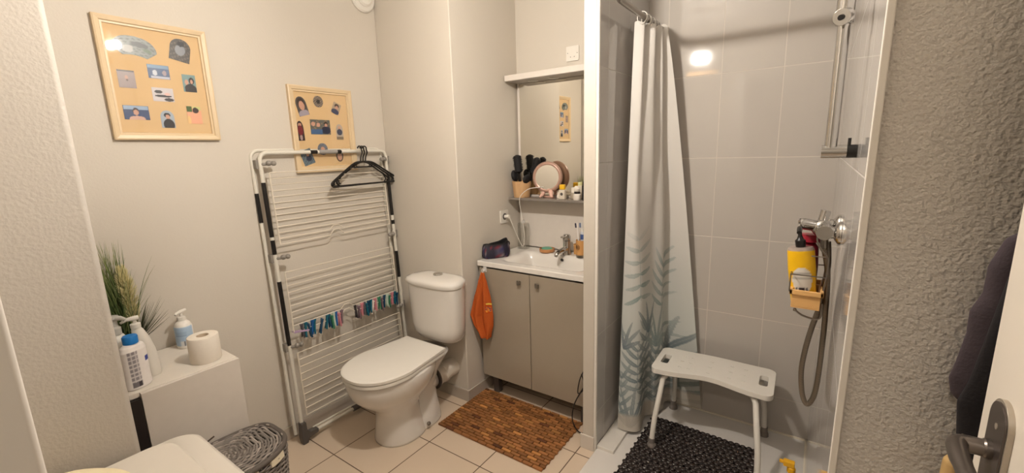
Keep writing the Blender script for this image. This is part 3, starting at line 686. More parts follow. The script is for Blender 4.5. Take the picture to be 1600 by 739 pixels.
jar('black_bottle', 'black bottle at the right end of the shelf by the partition', 'bottle', -1.072, 2.25, .021, .085, (20, 18, 20), .022, (16, 14, 16))
jar('back_bottle', 'cream bottle with pale green cap behind the jars', 'bottle', -1.145, 2.325, .014, .075, (222, 210, 190), .02, (206, 204, 150))

# things on the basin top
def open_bag():
    root = thing('toiletry_bag', 'open dark flowered toiletry bag at the left end of the basin top', 'bag', (-1.54, 2.0, ST))
    t = painted('flowered_fabric', .6, .3)
    loops = []; cols = []; n = 40; A = math.radians(58)
    for k, (z, hw, hl) in enumerate([(0, .035, .078), (.012, .04, .084), (.03, .041, .085), (.05, .036, .084), (.068, .03, .082), (.082, .026, .078), (.088, .023, .074)]):
        L = []
        for j in range(n):
            a = 2 * PI * j / n; c, s_ = math.cos(a), math.sin(a)
            x = hl * math.copysign(abs(c) ** .6, c) * (1 + .02 * math.sin(5 * a + k)); y = hw * math.copysign(abs(s_) ** .6, s_)
            zz = z + (.008 * math.sin(2 * a + .6) + .01 * c if k > 3 else 0)
            L.append((x, y, zz))
            f = math.sin(9 * a + 2 * z * 90) * math.sin(z * 150 + 4 * a)
            col = (30, 26, 44) if f < .2 else random.choice([(110, 30, 44), (72, 66, 84), (128, 116, 118), (44, 40, 84)])
            if k >= 5: col = (16, 13, 18)
            cols.append(s2l(col))
        loops.append(L)
    inner = [[(p[0] * .9, p[1] * .82, p[2] - .002) for p in loops[-1]], [(p[0] * .85, p[1] * .7, .02) for p in loops[-2]]]
    cols += [s2l((12, 10, 14))] * (2 * n)
    Mt = Matrix.Translation((-1.538, 2.005, ST + .0008)) @ Matrix.Rotation(A, 4, 'Z')
    b = MB(); b.loft(loops + inner, col=cols, M=Mt); b.build('pouch', t, root, smooth=True, ang=60)
    b = MB(); b.tube([(p[0], p[1], p[2] + .001) for p in loops[-1]], .0022, 6, closed=True, M=Mt); b.build('zip', M_black, root, smooth=True)
    b = MB(); b.tube([(.076, .0, .09), (.086, -.006, .082), (.085, -.008, .066)], .003, 6, M=Mt, smooth=3); b.build('pull_tab', M_black, root, smooth=True)
open_bag()
gl = thing('glass_bottle', 'tall clear square glass bottle by the socket on the basin top', 'bottle', (-1.515, 2.27, ST))
M_clear = pane_mat('clear_glass', (.93, .93, .92))
b = MB(); gx, gy = -1.517, 2.275
def sq(z, h, k=1): return [(gx + p[0] * k, gy + p[1] * k, z) for p in rrect(-h, h, -h * .75, h * .75, h * .3)]
b.loft([sq(ST + .001, .031), sq(ST + .004, .033), sq(ST + .16, .033), sq(ST + .168, .029), sq(ST + .165, .028), sq(ST + .158, .0305), sq(ST + .012, .0305), sq(ST + .012, .01)])
b.build('body', M_clear, gl, smooth=True, ang=50)
b = MB(); b.lathe([(.011, ST + .166), (.011, ST + .182), (.006, ST + .186)], gx, gy, 16); b.build('stopper', mat('clear_plastic', (209, 205, 200), .15), gl, smooth=True)
b = MB(); b.tube([(gx, gy, ST + .165), (gx - .008, gy, ST + .08), (gx + .012, gy, ST + .014)], .0015, 6, smooth=4); b.build('dip_tube', M_white, gl, smooth=True)

dish = thing('soap_dish', 'round wooden soap dish left of the tap', 'soap dish', (-1.345, 2.262, ST))
b = MB(); b.lathe([(.038, ST), (.047, ST + .004), (.048, ST + .022), (.042, ST + .023), (.04, ST + .012), (.001, ST + .011)], -1.338, 2.265, 32); b.build('wood_ring', mat('dish_wood', (186, 132, 84), .5, var=.12), dish, smooth=True, ang=40)
b = MB(); b.lathe([(.034, ST + .0115), (.036, ST + .018), (.03, ST + .026), (.001, ST + .028)], -1.34, 2.265, 28); tag(b.build('soap_bar', mat('green_soap', (92, 158, 130), .45), None, smooth=True), 'round green soap bar in the wooden dish', 'soap')
cup = thing('toothbrush_cup', 'bamboo cup with a round dark emblem, right of the tap', 'cup', (-1.10, 2.25, ST))
b = MB(); b.lathe([(.03, ST + .0), (.03, ST + .013), (.001, ST + .013)], -1.098, 2.25, 28); b.build('metal_base', M_steel, cup, smooth=True, ang=40)
b = MB(); b.lathe([(.031, ST + .0135), (.0315, ST + .1), (.028, ST + .1), (.028, ST + .02), (.001, ST + .02)], -1.098, 2.25, 32); b.build('cup_body', wood_slats('bamboo_slats', (176, 122, 66), (208, 156, 94)), cup, smooth=True, ang=40)
b = MB()
for rr in (.014, .006):
    P = [(-1.098 + .0318 * math.sin(-.3 + rr * math.cos(a) / .0318), 2.25 - .0318 * math.cos(-.3 + rr * math.cos(a) / .0318), ST + .06 + rr * math.sin(a)) for a in [2 * PI * k / 24 for k in range(24)]]
    b.tube(P, .0012, 6, closed=True)
for zz in (.053, .06, .067): b.tube([(-1.098 + .0322 * math.sin(-.3 + u), 2.25 - .0322 * math.cos(-.3 + u), ST + zz) for u in (-.32, 0, .32)], .001, 6)
b.build('emblem', mat('burnt_mark', (62, 36, 22), .6), cup, smooth=True)
wc = thing('wooden_tumbler', 'small plain wooden tumbler between the tap and the bamboo cup', 'cup', (-1.155, 2.30, ST))
b = MB(); b.lathe([(.022, ST), (.024, ST + .06), (.021, ST + .06), (.019, ST + .01), (.001, ST + .01)], -1.150, 2.305, 24); b.build('tumbler_body', mat('dish_wood2', (200, 150, 92), .5, var=.12), wc, smooth=True, ang=40)
def toothbrush(label, x, y, lean, az, col, head):
    root = thing('toothbrush', label, 'toothbrush', (x, y, ST + .02), 'toothbrushes in the bamboo cup')
    Mr = Matrix.Translation((x, y, ST + .022)) @ Matrix.Rotation(az, 4, 'Z') @ Matrix.Rotation(lean, 4, 'Y')
    b = MB(); b.tube([(0, 0, 0), (0, 0, .09), (0, 0, .145), (0, 0, .178)], [.0045, .005, .003, .004], 10, M=Mr); b.build('handle', mat('brush_handle', col, .3), root, smooth=True)
    b = MB(); b.box(-.012, -.003, -.005, .005, .150, .176, M=Mr); b.build('bristles', mat('brush_bristles', head, .7), root)
toothbrush('white toothbrush with dark bristles leaning left in the bamboo cup', -1.108, 2.25, -.10, .1, (232, 226, 220), (50, 48, 66))
toothbrush('pale toothbrush standing in the middle of the bamboo cup', -1.098, 2.262, -.03, .4, (214, 212, 210), (96, 110, 140))
tp = thing('toothpaste_tube', 'white and blue toothpaste tube standing in the bamboo cup', 'toothpaste', (-1.088, 2.248, ST + .02))
b = MB(); b.loft([[(-1.088 + .013 * math.cos(a), 2.245 + .009 * math.sin(a), ST + z) for a in [2 * PI * k / 16 for k in range(16)]] for z in (.03, .15)]); b.build('tube_body', mat('tube_white', (200, 202, 209), .3), tp, smooth=True, ang=40)
b = MB(); b.loft([[(-1.088 + .0135 * math.cos(a), 2.245 + .0095 * math.sin(a), ST + z) for a in [2 * PI * k / 16 for k in range(16)]] for z in (.105, .135)]); b.build('tube_band', mat('tube_blue', (66, 88, 140), .3), tp, smooth=True, ang=40)
b = MB(); b.lathe([(.009, ST + .1505), (.008, ST + .17), (.001, ST + .171)], -1.088, 2.245, 16); b.build('cap', M_plastic, tp, smooth=True)

# orange hand towel on a hook at the vanity's left door
hk = thing('adhesive_hook', 'small clear hook stuck on the left vanity door', 'hook', (-1.53, VF - .018, .80))
b = MB(); b.box(-1.541, -1.519, VF - .022, VF - .0185, .785, .815); b.tube([(-1.53, VF - .022, .795), (-1.53, VF - .036, .788), (-1.53, VF - .04, .80)], .004, 8, smooth=3); b.build('hook_body', mat('hook_clear', (209, 205, 200), .2), hk, smooth=True)
tw = thing('hand_towel', 'orange hand towel with embroidered strip hanging from the hook', 'towel', (-1.53, VF - .04, .42))
nu, nv = 46, 60; vs = []; cs = []; fs = []
def tw_edge(v):                                                    # v: 0 top .. 1 bottom  -> left/right x (metres)
    zs = [0, .12, .35, .65, .82, 1]; l = [-1.534, -1.556, -1.580, -1.594, -1.570, -1.523]; r_ = [-1.520, -1.498, -1.478, -1.468, -1.470, -1.492]
    return float(np.interp(v, zs, l)), float(np.interp(v, zs, r_))
for j in range(nv + 1):
    v = j / nv; l, r_ = tw_edge(v)
    for i in range(nu + 1):
        u = i / nu; x = l + (r_ - l) * u
        fold = .010 * math.sin(u * 2 * PI * 2.3 + .8) * min(1, v * 3) + .004 * math.sin(u * 23 + v * 6)
        y = VF - .046 - .052 * (1 - u) ** 1.5 * min(1, v * 1.6) + fold
        z = .785 - v * .40 + .05 * (abs(u - .62) * (v > .5) * (v - .5) * 2)
        vs.append((x, y, z)); c = (182, 88, 40)
        if .70 < u < .99 and .46 < v < .60:
            c = random.choice([(206, 96, 30), (222, 160, 60), (60, 60, 90), (200, 90, 40)]) if .49 < v < .57 else (180, 70, 24)
        if u > .72 and abs(v - .45) < .006: c = (240, 220, 90)
        if u > .66 and .60 < v < .615: c = (190, 120, 150)
        cs.append(s2l(c))
for j in range(nv):
    for i in range(nu): a = j * (nu + 1) + i; fs.append((a, a + 1, a + nu + 2, a + nu + 1))
b = MB(); b.add(vs, fs, col=cs); o = b.build('towel_cloth', painted('orange_terry', .9, .8, .1, 700), tw, smooth='all')
q = o.modifiers.new('solid', 'SOLIDIFY'); q.thickness = .005
b = MB(); b.tube([(-1.53, VF - .042, .781), (-1.534, VF - .047, .80), (-1.529, VF - .04, .806), (-1.524, VF - .044, .797), (-1.527, VF - .046, .781)], .0015, 6, smooth=4); b.build('hanging_loop', M_white, tw, smooth=True)
# black cable beside the vanity
cb = thing('power_cable', 'black cable hanging in a loop beside the vanity at the partition', 'cable', (-.9, 1.86, 0))
b = MB(); b.tube([(-.866, 1.86, .42), (-.880, 1.855, .38), (-.915, 1.86, .30), (-.925, 1.86, .22), (-.885, 1.855, .27), (-.90, 1.85, .34)], .0032, 8, smooth=6)
b.tube([(-.868, 1.86, .30), (-.90, 1.858, .25), (-.945, 1.855, .15), (-.952, 1.85, .06), (-.915, 1.845, .012), (-.868, 1.84, .02)], .0032, 8, smooth=6); b.build('cord', M_black, cb, smooth=True)

# ------------------------------------------------------------------ wooden bath mat
bm_ = thing('wooden_bath_mat', 'brown wooden slat mat on the floor in front of the vanity', 'bath mat', (-1.26, 1.7, 0))
b = MB(); nxs, nys = 12, 22; ox, oy = -1.592, 1.497; wx, wy = .664, .432; sxl = wx / nxs; syl = wy / nys
for j in range(nys):
    off = .5 * sxl if j % 2 else 0
    for i in range(-1, nxs + 1):
        x0 = ox + i * sxl + off; x1 = x0 + sxl - .004
        x0 = max(x0, ox); x1 = min(x1, ox + wx)
        if x1 - x0 < .008: continue
        k = random.random(); base = (150, 100, 58) if k < .6 else (134, 88, 50) if k < .88 else (176, 122, 68) if k < .96 else (96, 58, 36)
        f = .88 + .24 * random.random(); col = s2l(tuple(min(255, c * f) for c in base))
        b.box(x0, x1, oy + j * syl + .0017, oy + (j + 1) * syl - .0017, .001, .0105 + random.random() * .0012, col=col)
b.build('slats', painted('teak', .5, .25, .4, 120), bm_, bevel=.0012, seg=1)
b = MB(); b.box(ox + .005, ox + wx - .005, oy + .004, oy + wy - .004, .0004, .003); b.build('netting', M_black, bm_)

# ------------------------------------------------------------------ shower: curtain, rod, stool, mat, mixer...
RX, RZ = -.708, 2.04
rod = thing('curtain_rod', 'white-grey L-shaped shower curtain rod fixed to the shower walls', 'curtain rod', (RX, YS, RZ))
P = [(RX, YS - .002, RZ), (RX, 2.1, RZ), (RX, 1.80, RZ)] + [(RX + .08 - .08 * math.cos(t), 1.80 - .08 * math.sin(t), RZ) for t in [PI / 2 * k / 8 for k in range(1, 9)]] + [(-.3, 1.72, RZ), (XR - .001, 1.72, RZ)]
b = MB(); b.tube(P, .0125, 16); b.build('rod', mat('rod_grey', (150, 142, 134), .3, .5), rod, smooth=True)
for Mf in (Matrix.Translation((RX, YS, RZ)) @ Matrix.Rotation(PI / 2, 4, 'X'), Matrix.Translation((XR, 1.72, RZ)) @ Matrix.Rotation(-PI / 2, 4, 'Y')):
    b = MB(); b.lathe([(.028, 0.0005), (.028, .008), (.016, .016)], M=Mf); b.build('flange', M_white, rod, smooth=True)

def leaf_field(U, V):
    """teal palm fronds printed on the cloth; U,V in metres on the flat cloth. returns strength and tone"""
    st = np.zeros_like(U); tone = np.zeros_like(U)
    rnd = random.Random(3)
    def leaflet(px, py, la, L, tn, amp, sg, hw=.0135):
        nonlocal st, tone
        dx, dy = math.cos(la), math.sin(la)
        q = (U - px) * dx + (V - py) * dy; s_ = q / L
        w = -(U - px) * dy + (V - py) * dx + .12 * sg * q * q / L
        wid = hw * np.sqrt(np.clip(4 * s_ * (1 - s_), 0, 1)) * (1.15 - .4 * s_)
        e = np.where((s_ > 0) & (s_ < 1) & (np.abs(w) < wid), (1 - .4 * s_) * amp * np.where(np.abs(w) < .0012, .7, 1), 0)
        tone = np.where(e > st, tn, tone); st = np.maximum(st, e)
    R_ = math.radians
    for bx, by, angs, L, tn in [(.035, .47, (98, 70, 44, 22), .17, .95), (.115, .055, (150, 128, 108, 88, 66, 44), .23, .9), (.37, .43, (10, 32, 54, 76, 98, 122, 148), .22, .45),
                                (.52, .33, (60, 84, 106, 128, 150, 172, 196), .22, .85), (.27, .52, (70, 96, 122), .18, .8), (.44, .06, (40, 66, 92, 118, 144), .2, .6)]:
        for k, a in enumerate(angs): leaflet(bx, by, R_(a), L * rnd.uniform(.85, 1.1), tn, rnd.uniform(.75, 1), 1 if a < 90 else -1)
    for bx, by, ang, ln, tn, n, L, rel in [(.17, .72, 94, .34, .22, 6, .14, 112), (.16, .24, 90, .24, .75, 6, .17, 84), (.43, .62, 84, .26, .3, 5, .15, 70), (.26, .12, 92, .46, .85, 8, .12, 74), (.57, .04, 92, .30, .6, 6, .15, 80), (.02, .10, 88, .24, .7, 5, .12, 70), (.35, .12, 88, .3, .7, 6, .12, 76)]:
        a = R_(ang)
        e0 = np.abs(-(U - bx) * math.sin(a) + (V - by) * math.cos(a)); q0 = (U - bx) * math.cos(a) + (V - by) * math.sin(a)
        stem = (e0 < .002) & (q0 > 0) & (q0 < ln); tone = np.where(stem, tn, tone); st = np.maximum(st, np.where(stem, .8, 0))
        for k in range(n):
            t = (k + .4) / n; px = bx + ln * t * math.cos(a); py = by + ln * t * math.sin(a)
            for sg in (-1, 1): leaflet(px, py, a + sg * R_(rel * (1 - .35 * t)), L * rnd.uniform(.85, 1.1), tn, rnd.uniform(.7, 1), sg, .012)
    return st, tone
cur = thing('shower_curtain', 'white shower curtain printed with teal palm leaves, drawn to the back corner', 'shower curtain', (-.66, 2.15, .05))
topP = catmull([Vector((x, y, 0)) for x, y in [(-.742, 2.06), (-.700, 2.075), (-.722, 2.12), (-.672, 2.14), (-.70, 2.19), (-.662, 2.205), (-.685, 2.24), (-.652, 2.252)]], 24)
botP = catmull([Vector((x, y, 0)) for x, y in [(-.745, 1.955), (-.700, 1.955), (-.642, 1.995), (-.655, 2.12), (-.618, 2.165), (-.602, 2.25), (-.60, 2.342), (-.42, 2.356)]], 24)
ZC0, ZC1 = .034, 2.018; nv = 620; nu = len(topP)
vs = []; UU = []; VV = []
for j in range(nv + 1):
    w = j / nv; z = ZC1 + (ZC0 - ZC1) * w
    pts = [topP[i].lerp(botP[i], w ** .85) for i in range(nu)]
    for i, p in enumerate(pts):
        s_ = i / (nu - 1)
        ax = .006 * math.sin(z * 7 + s_ * 9) * min(1, 3 * w) * math.sin(PI * s_)
        vs.append((p.x + ax, p.y - ax, z - (.0 if j < nv else 0) + (.004 * math.sin(s_ * 40) if j == 0 else 0)))
        UU.append(s_ * .62); VV.append(z)
U = np.array(UU); V = np.array(VV)
st, tn = leaf_field(U, V)
fade = np.clip((1.12 - V) / .55, 0, 1)
base = np.array(s2l((218, 213, 206))); wash = np.array(s2l((200, 208, 204)))
cl = base[None] * (1 - .6 * fade[:, None]) + wash[None] * (.6 * fade[:, None])
teal_a = np.array(s2l((142, 164, 160))); teal_b = np.array(s2l((74, 94, 108)))
lc = teal_a[None] * (1 - tn[:, None]) + teal_b[None] * tn[:, None]
k = (st * np.clip((1.12 - V) / .25, 0, 1))[:, None] * .9
cl = cl * (1 - k) + lc * k
fl_ = np.clip((.13 - V) / .02, 0, 1)[:, None] * .75; cl = cl * (1 - fl_) + np.array(s2l((206, 196, 182)))[None] * fl_
fs = []
for j in range(nv):
    for i in range(nu - 1): a = j * nu + i; fs.append((a, a + 1, a + nu + 1, a + nu))
b = MB(); b.add(vs, fs, col=[tuple(c) for c in cl])
t = NT('curtain_cloth'); a_ = t.n('ShaderNodeVertexColor', layer_name='Col'); t.l(a_.outputs[0], t.b.inputs['Base Color']); t.b.inputs['Roughness'].default_value = .55
t.b.inputs['Specular IOR Level'].default_value = .25
tl = t.n('ShaderNodeBsdfTranslucent'); t.l(a_.outputs[0], tl.inputs[0]); mx = t.n('ShaderNodeMixShader'); mx.inputs[0].default_value = .2
t.l(t.b.outputs[0], mx.inputs[1]); t.l(tl.outputs[0], mx.inputs[2]); t.l(mx.outputs[0], t.out.inputs[0])
b.build('cloth', t.m, cur, smooth='all')
for i in range(8):
    p = topP[int((nu - 1) * (i + .1) / 7.6)]
    y = p.y; b = MB()
    P = [(RX + .022 * math.cos(a), y + .004 * math.sin(2 * a), RZ - .008 + .026 * math.sin(a)) for a in [2 * PI * q / 20 for q in range(20)]]
    b.tube(P, .0022, 8, closed=True)
    tag(b.build('curtain_ring', M_chrome if i % 2 else M_plastic, smooth='all'), '%s curtain ring, %s from the front on the shower rod' % ('chrome' if i % 2 else 'white', ordn[i]), 'curtain ring', 'rings of the shower curtain')

# stool
stool = thing('shower_stool', 'white plastic shower stool with two handle slots standing in the shower', 'stool', (-.335, 2.12, .012))
ZS = .395
outl = []
def wv(x): return .03 * math.exp(-(x / .13) ** 2)
n = 26; x0, x1 = -.262, .262; hy = .137
top_e = [(x, -hy + wv(x) * 1.5) for x in np.linspace(x0 + .035, x1 - .035, n)]
bot_e = [(x, hy + wv(x) * .35) for x in np.linspace(x1 - .035, x0 + .035, n)]
def arc(cx, cy, r, a0, a1, k=6): return [(cx + r * math.cos(math.radians(a0 + (a1 - a0) * i / k)), cy + r * math.sin(math.radians(a0 + (a1 - a0) * i / k))) for i in range(1, k)]
outl = top_e + arc(x1 - .035, -hy + .035, .035, -90, 0) + [(x1, -hy + .035), (x1, hy - .035)] + arc(x1 - .035, hy - .035, .035, 0, 90) + bot_e + arc(x0 + .035, hy - .035, .035, 90, 180) + [(x0, hy - .035), (x0, -hy + .035)] + arc(x0 + .035, -hy + .035, .035, 180, 270)
holes = [rrect(-.235, -.200, -.048, .052, .01), rrect(.200, .235, -.048, .052, .01)]
for hx in (-.11, -.02, .07, .13, -.15):
    for hy_ in (-.055, .01, .07):
        holes.append(rrect(hx, hx + .018, hy_, hy_ + .005, .002, 2))
b = MB(); Mst = Matrix.Translation((-.342, 2.137, 0)) @ Matrix.Rotation(math.radians(1.5), 4, 'Z')
plate(b, [(float(p[0]), float(p[1])) for p in outl], holes, ZS - .024, ZS, M=Mst); b.build('seat', M_plastic, stool, bevel=.005, seg=3)
feet = [(-.561, 1.934), (-.560, 2.322), (-.115, 2.322), (-.105, 1.925)]
for fx, fy in feet:
    sx = -1 if fx < -.33 else 1; sy = -1 if fy < 2.13 else 1
    tx, ty = -.342 + sx * .185, 2.137 + sy * .09
    P = [(-.342 + sx * .14, 2.137 + sy * .07, ZS - .034), (tx, ty, ZS - .036), (tx + sx * .016, ty + sy * .022, ZS - .055), (fx - sx * .006, fy - sy * .012, .16), (fx, fy, .045)]
    b = MB(); b.tube([P[0], P[1]] + [Vector(p) for p in catmull([Vector(q) for q in P[1:3]], 3)][1:] + P[3:], .0125, 14); o = b.build('leg', M_plastic, stool, smooth=True)
    b = MB(); b.tube([(fx, fy, .06), (fx, fy, .03)], .0155, 18); b.lathe([(.016, .035), (.021, .026), (.022, .0125), (.001, .0125)], fx, fy, 20)
    f_ = b.build('rubber_foot', mat('foot_grey', (122, 114, 108), .6), stool, smooth=True); f_.parent = o; f_.matrix_parent_inverse = Matrix()
b = MB()
for sx in (-1, 1): b.tube([(-.342 + sx * .15, 2.06, ZS - .034), (-.342 + sx * .15, 2.21, ZS - .034)], .011, 12)
b.build('support_bar', M_plastic, stool, smooth=True)

# pebble mat
pm = thing('pebble_shower_mat', 'dark brown pebbled non-slip mat in the shower tray', 'shower mat', (-.40, 1.85, .012))
M_peb = mat('pebble_rubber', (46, 38, 36), .22, var=.2, scale=40, coat=.3)
b = MB(); Mp = Matrix.Translation((-.652, 1.45, .0)) @ Matrix.Rotation(math.radians(-1.5), 4, 'Z')
for j in range(30):
    for i in range(19):
        cx = .013 + i * .0262 + (.013 if j % 2 else 0) + random.uniform(-.002, .002); cy = .012 + j * .0245 + random.uniform(-.002, .002)
        b.ball((cx, cy, .0185), 1, 5, M=Mp, sq=(random.uniform(.0125, .015), random.uniform(.0105, .0125), .0065))
b.build('pebbles', M_peb, pm, smooth='all')
b = MB()
for j in range(30): b.box(.01, .51, .006 + j * .0245, .018 + j * .0245, .0135, .0165, M=Mp)
for i in range(20): b.box(.008 + i * .0262, .016 + i * .0262, .01, .73, .0135, .0165, M=Mp)
b.build('mesh_base', M_peb, pm)

# shower rail
rail = thing('shower_rail', 'chrome vertical shower rail with clamp on the right shower wall', 'shower rail', (.015, 1.2, 1.44))
b = MB(); b.tube([(.0165, 1.2, 1.44), (.0165, 1.2, 2.2)], .0118, 20); b.build('rail_tube', M_chrome, rail, smooth=True)
for z in (1.44, 2.2):
    b = MB(); b.tube([(.0, 1.2, z), (.004, 1.2, z), (.045, 1.2, z)], .0140, 18); b.build('bracket', M_chrome, rail, smooth=True)
    b = MB(); b.tube([(.045, 1.2, z), (XR, 1.2, z)], .0143, 18); b.tube([(.048, 1.195, z + .01), (.048, 1.195, z + .028)], .003, 8); o = b.build('bracket_clamp', M_black, rail, smooth=True); o['label'] = 'black end of the bracket'
b = MB(); b.tube([(.0165, 1.2, 1.70), (.0165, 1.2, 1.755)], .0165, 18); b.tube([(.0165, 1.19, 1.715), (.010, 1.168, 1.709)], .0165, 20); b.build('slider', M_chrome, rail, smooth=True, bevel=.001)
b = MB(); b.tube([(.0105, 1.1695, 1.7088), (.0085, 1.164, 1.7075)], .0055, 14); b.build('slider_knob', M_black, rail, smooth=True)

# mixer valve
mx_ = thing('shower_mixer', 'chrome shower mixer with lever on the right shower wall', 'shower mixer', (XR, 1.5, 1.225))
ZM = 1.222
for dy in (-.0,):
    pass
for y in (1.43, 1.57):
    b = MB(); Mf = Matrix.Translation((XR, y, ZM)) @ Matrix.Rotation(-PI / 2, 4, 'Y')
    b.lathe([(.032, .0005), (.031, .006), (.02, .014), (.016, .016), (.016, .035)], M=Mf, n=28); b.build('escutcheon', M_chrome, mx_, smooth=True, ang=50)
b = MB(); b.tube([(.026, 1.41, ZM), (.026, 1.59, ZM)], .019, 24); b.ball((.02, 1.5, ZM + .0), .026, 14); b.build('valve_body', M_chrome, mx_, smooth=True, ang=60)
b = MB(); b.tube([(.01, 1.5, ZM + .004), (-.022, 1.49, ZM + .010), (-.030, 1.485, ZM + .010), (-.031, 1.485, ZM + .010)], [.0155, .0165, .0165, .0145], 20); b.tube([(.02, 1.5, ZM + .015), (.026, 1.502, ZM + .05)], .0125, 14); b.build('lever', M_chrome, mx_, smooth=True, bevel=.002)
b = MB(); b.tube([(.028, 1.46, ZM - .015), (.030, 1.46, ZM - .05)], .0095, 14); b.build('hose_outlet', M_steel, mx_, smooth=True)
hose = thing('shower_hose', 'metal shower hose hanging in a long loop below the mixer', 'hose', (.03, 1.46, .65))
sc = 1.47 / 1.27
hp = [(.030, 1.46, ZM - .05), (.044, 1.47, 1.10), (.050, 1.475, .98), (.051, 1.475, .86), (.049, 1.475, .76), (.043, 1.473, .71), (.030, 1.47, .688), (.016, 1.47, .72), (.008, 1.47, .79), (.012, 1.47, .86), (.022, 1.475, .93), (.034, 1.48, .99), (.040, 1.485, 1.06), (.044, 1.49, 1.12), (.038, 1.495, 1.185)]
t = NT('hose_metal'); w_ = t.n('ShaderNodeTexWave', wave_type='BANDS', bands_direction='Z'); w_.inputs['Scale'].default_value = 95; t.l(t.coord(), w_.inputs[0])
t.l(t.mix(w_.outputs['Fac'], rgba((96, 88, 80)), rgba((166, 156, 142))), t.b.inputs['Base Color']); t.b.inputs['Metallic'].default_value = .9; t.b.inputs['Roughness'].default_value = .3
b = MB(); b.tube(hp, .0072, 12, smooth=10); b.build('hose_body', t.m, hose, smooth='all')

# caddy with bottles hanging from the mixer
cad = thing('shower_caddy', 'bamboo basket caddy on a wire hanger under the shower mixer', 'caddy', (-.0, 1.45, .98))
CX0, CX1, CY0, CY1, CZ0, CZ1 = -.040, .040, 1.41, 1.56, 1.021, 1.043
b = MB()
for q in ((CX0, CX1, CY0, CY0 + .008), (CX0, CX1, CY1 - .008, CY1), (CX0, CX0 + .008, CY0, CY1), (CX1 - .008, CX1, CY0, CY1)): b.box(*q, CZ1 - .002, CZ1 + .012)
q_ = .006
for q in ((CX0 + q_, CX1 - q_, CY0 + q_, CY0 + .012), (CX0 + q_, CX1 - q_, CY1 - .012, CY1 - q_), (CX0 + q_, CX0 + .012, CY0 + .012, CY1 - .012), (CX1 - .012, CX1 - q_, CY0 + .012, CY1 - .012)): b.box(*q, CZ0 - .016, CZ1 - .002)
b.box(CX0 + q_, CX1 - q_, CY0 + q_, CY1 - q_, CZ0 - .02, CZ0 - .016)
b.build('bamboo_basket', M_bamboo, cad, bevel=.0015)
b = MB(); CF = CZ0 - .016
b.tube([(CX0, CY0 - .001, 1.10), (CX1, CY0 - .001, 1.10), (CX1, CY1, 1.10), (CX0, CY1, 1.10)], .0018, 8, closed=True)
for x, y in ((CX0, CY0), (CX0, CY1), (CX1, CY1)): b.tube([(x, y, 1.05), (x, y, 1.101)], .0018, 8)
b.tube([(CX1 - .002, 1.53, 1.05), (CX1 + .002, 1.53, 1.14), (.018, 1.53, 1.18), (.018, 1.535, ZM + .02)], .0025, 8, smooth=5)
b.tube([(CX1 - .002, 1.44, 1.05), (CX1 + .002, 1.44, 1.14), (.024, 1.44, 1.17), (.012, 1.44, 1.20), (.02, 1.44, ZM + .02)], .0025, 8, smooth=5)
b.tube([(CX1, 1.44, 1.15), (CX0 + .035, 1.44, 1.15)], .0018, 8)
b.tube([(CX1 - .002, 1.43, 1.02), (CX1 - .004, 1.43, .975), (.0, 1.43, .976), (-.022, 1.43, .99)], .0028, 8, smooth=4); b.ball((-.023, 1.43, .991), .005, 8)
b.build('wire_hanger', M_steel, cad, smooth=True)
yb = thing('shampoo_bottle', 'yellow pump bottle with pale round label tilting in the bamboo caddy', 'bottle', (-.010, 1.45, CF))
Mt = Matrix.Translation((-.004, 1.455, CF + .001)) @ Matrix.Rotation(math.radians(-7), 4, 'Y')
t = painted('bottle_print', .3); prof_unused = [(.024, 0), (.028, .004), (.029, .06), (.031, .1), (.030, .158), (.026, .166), (.001, .168)]
vs = []; cs = []; loops = []; n = 56
zs = np.linspace(0, .166, 50)
pr_ = lambda z: float(np.interp(z, [0, .004, .06, .1, .158, .166], [.027, .031, .032, .034, .033, .029]))
for z in zs:
    L = []
    for j in range(n):
        a = 2 * PI * j / n; L.append((pr_(z) * math.cos(a), .74 * pr_(z) * math.sin(a), z))
        da = (a + PI / 2 + PI) % (2 * PI) - PI; uu = da * .03; c = (226, 176, 20)
        if (uu / .024) ** 2 + ((z - .072) / .038) ** 2 < 1:
            c = (206, 200, 190)
            if abs(z - .085) < .012 and math.sin(z * 1400) > .2: c = (172, 168, 160)
            if .043 < z < .054 and abs(uu) < .016 and math.sin(uu * 900) > -.2: c = (52, 46, 52)
        if z > .156: c = (150, 136, 126)
        cs.append(s2l(c))
    loops.append(L)
b = MB(); b.loft(loops, col=cs, M=Mt); b.build('bottle_body', t, yb, smooth=True, ang=60)
b = MB(); b.lathe([(.012, .1665), (.013, .185), (.008, .19), (.005, .20), (.005, .215)], M=Mt, n=18); b.tube([(0, 0, .213), (.0, -.005, .222), (0, -.03, .221), (0, -.045, .214)], .006, 10, M=Mt, smooth=3); o = b.build('pump', M_black, yb, smooth=True)
rb = thing('shower_gel_bottle', 'dark red bottle standing behind the yellow bottle in the caddy', 'bottle', (-.002, 1.525, CF))
b = MB(); b.lathe([(.025, CF + .001), (.029, CF + .01), (.030, CF + .10), (.027, CF + .155), (.018, CF + .169), (.001, CF + .171)], -.008, 1.522, 28, sy=.75); b.build('bottle_body', mat('dark_red', (120, 22, 38), .3), rb, smooth=True, ang=60)
b = MB(); b.lathe([(.029, CF + .1715), (.026, CF + .193), (.001, CF + .195)], -.008, 1.522, 24, sy=.75); b.build('cap', mat('red_cap', (150, 30, 46), .3), rb, smooth=True)
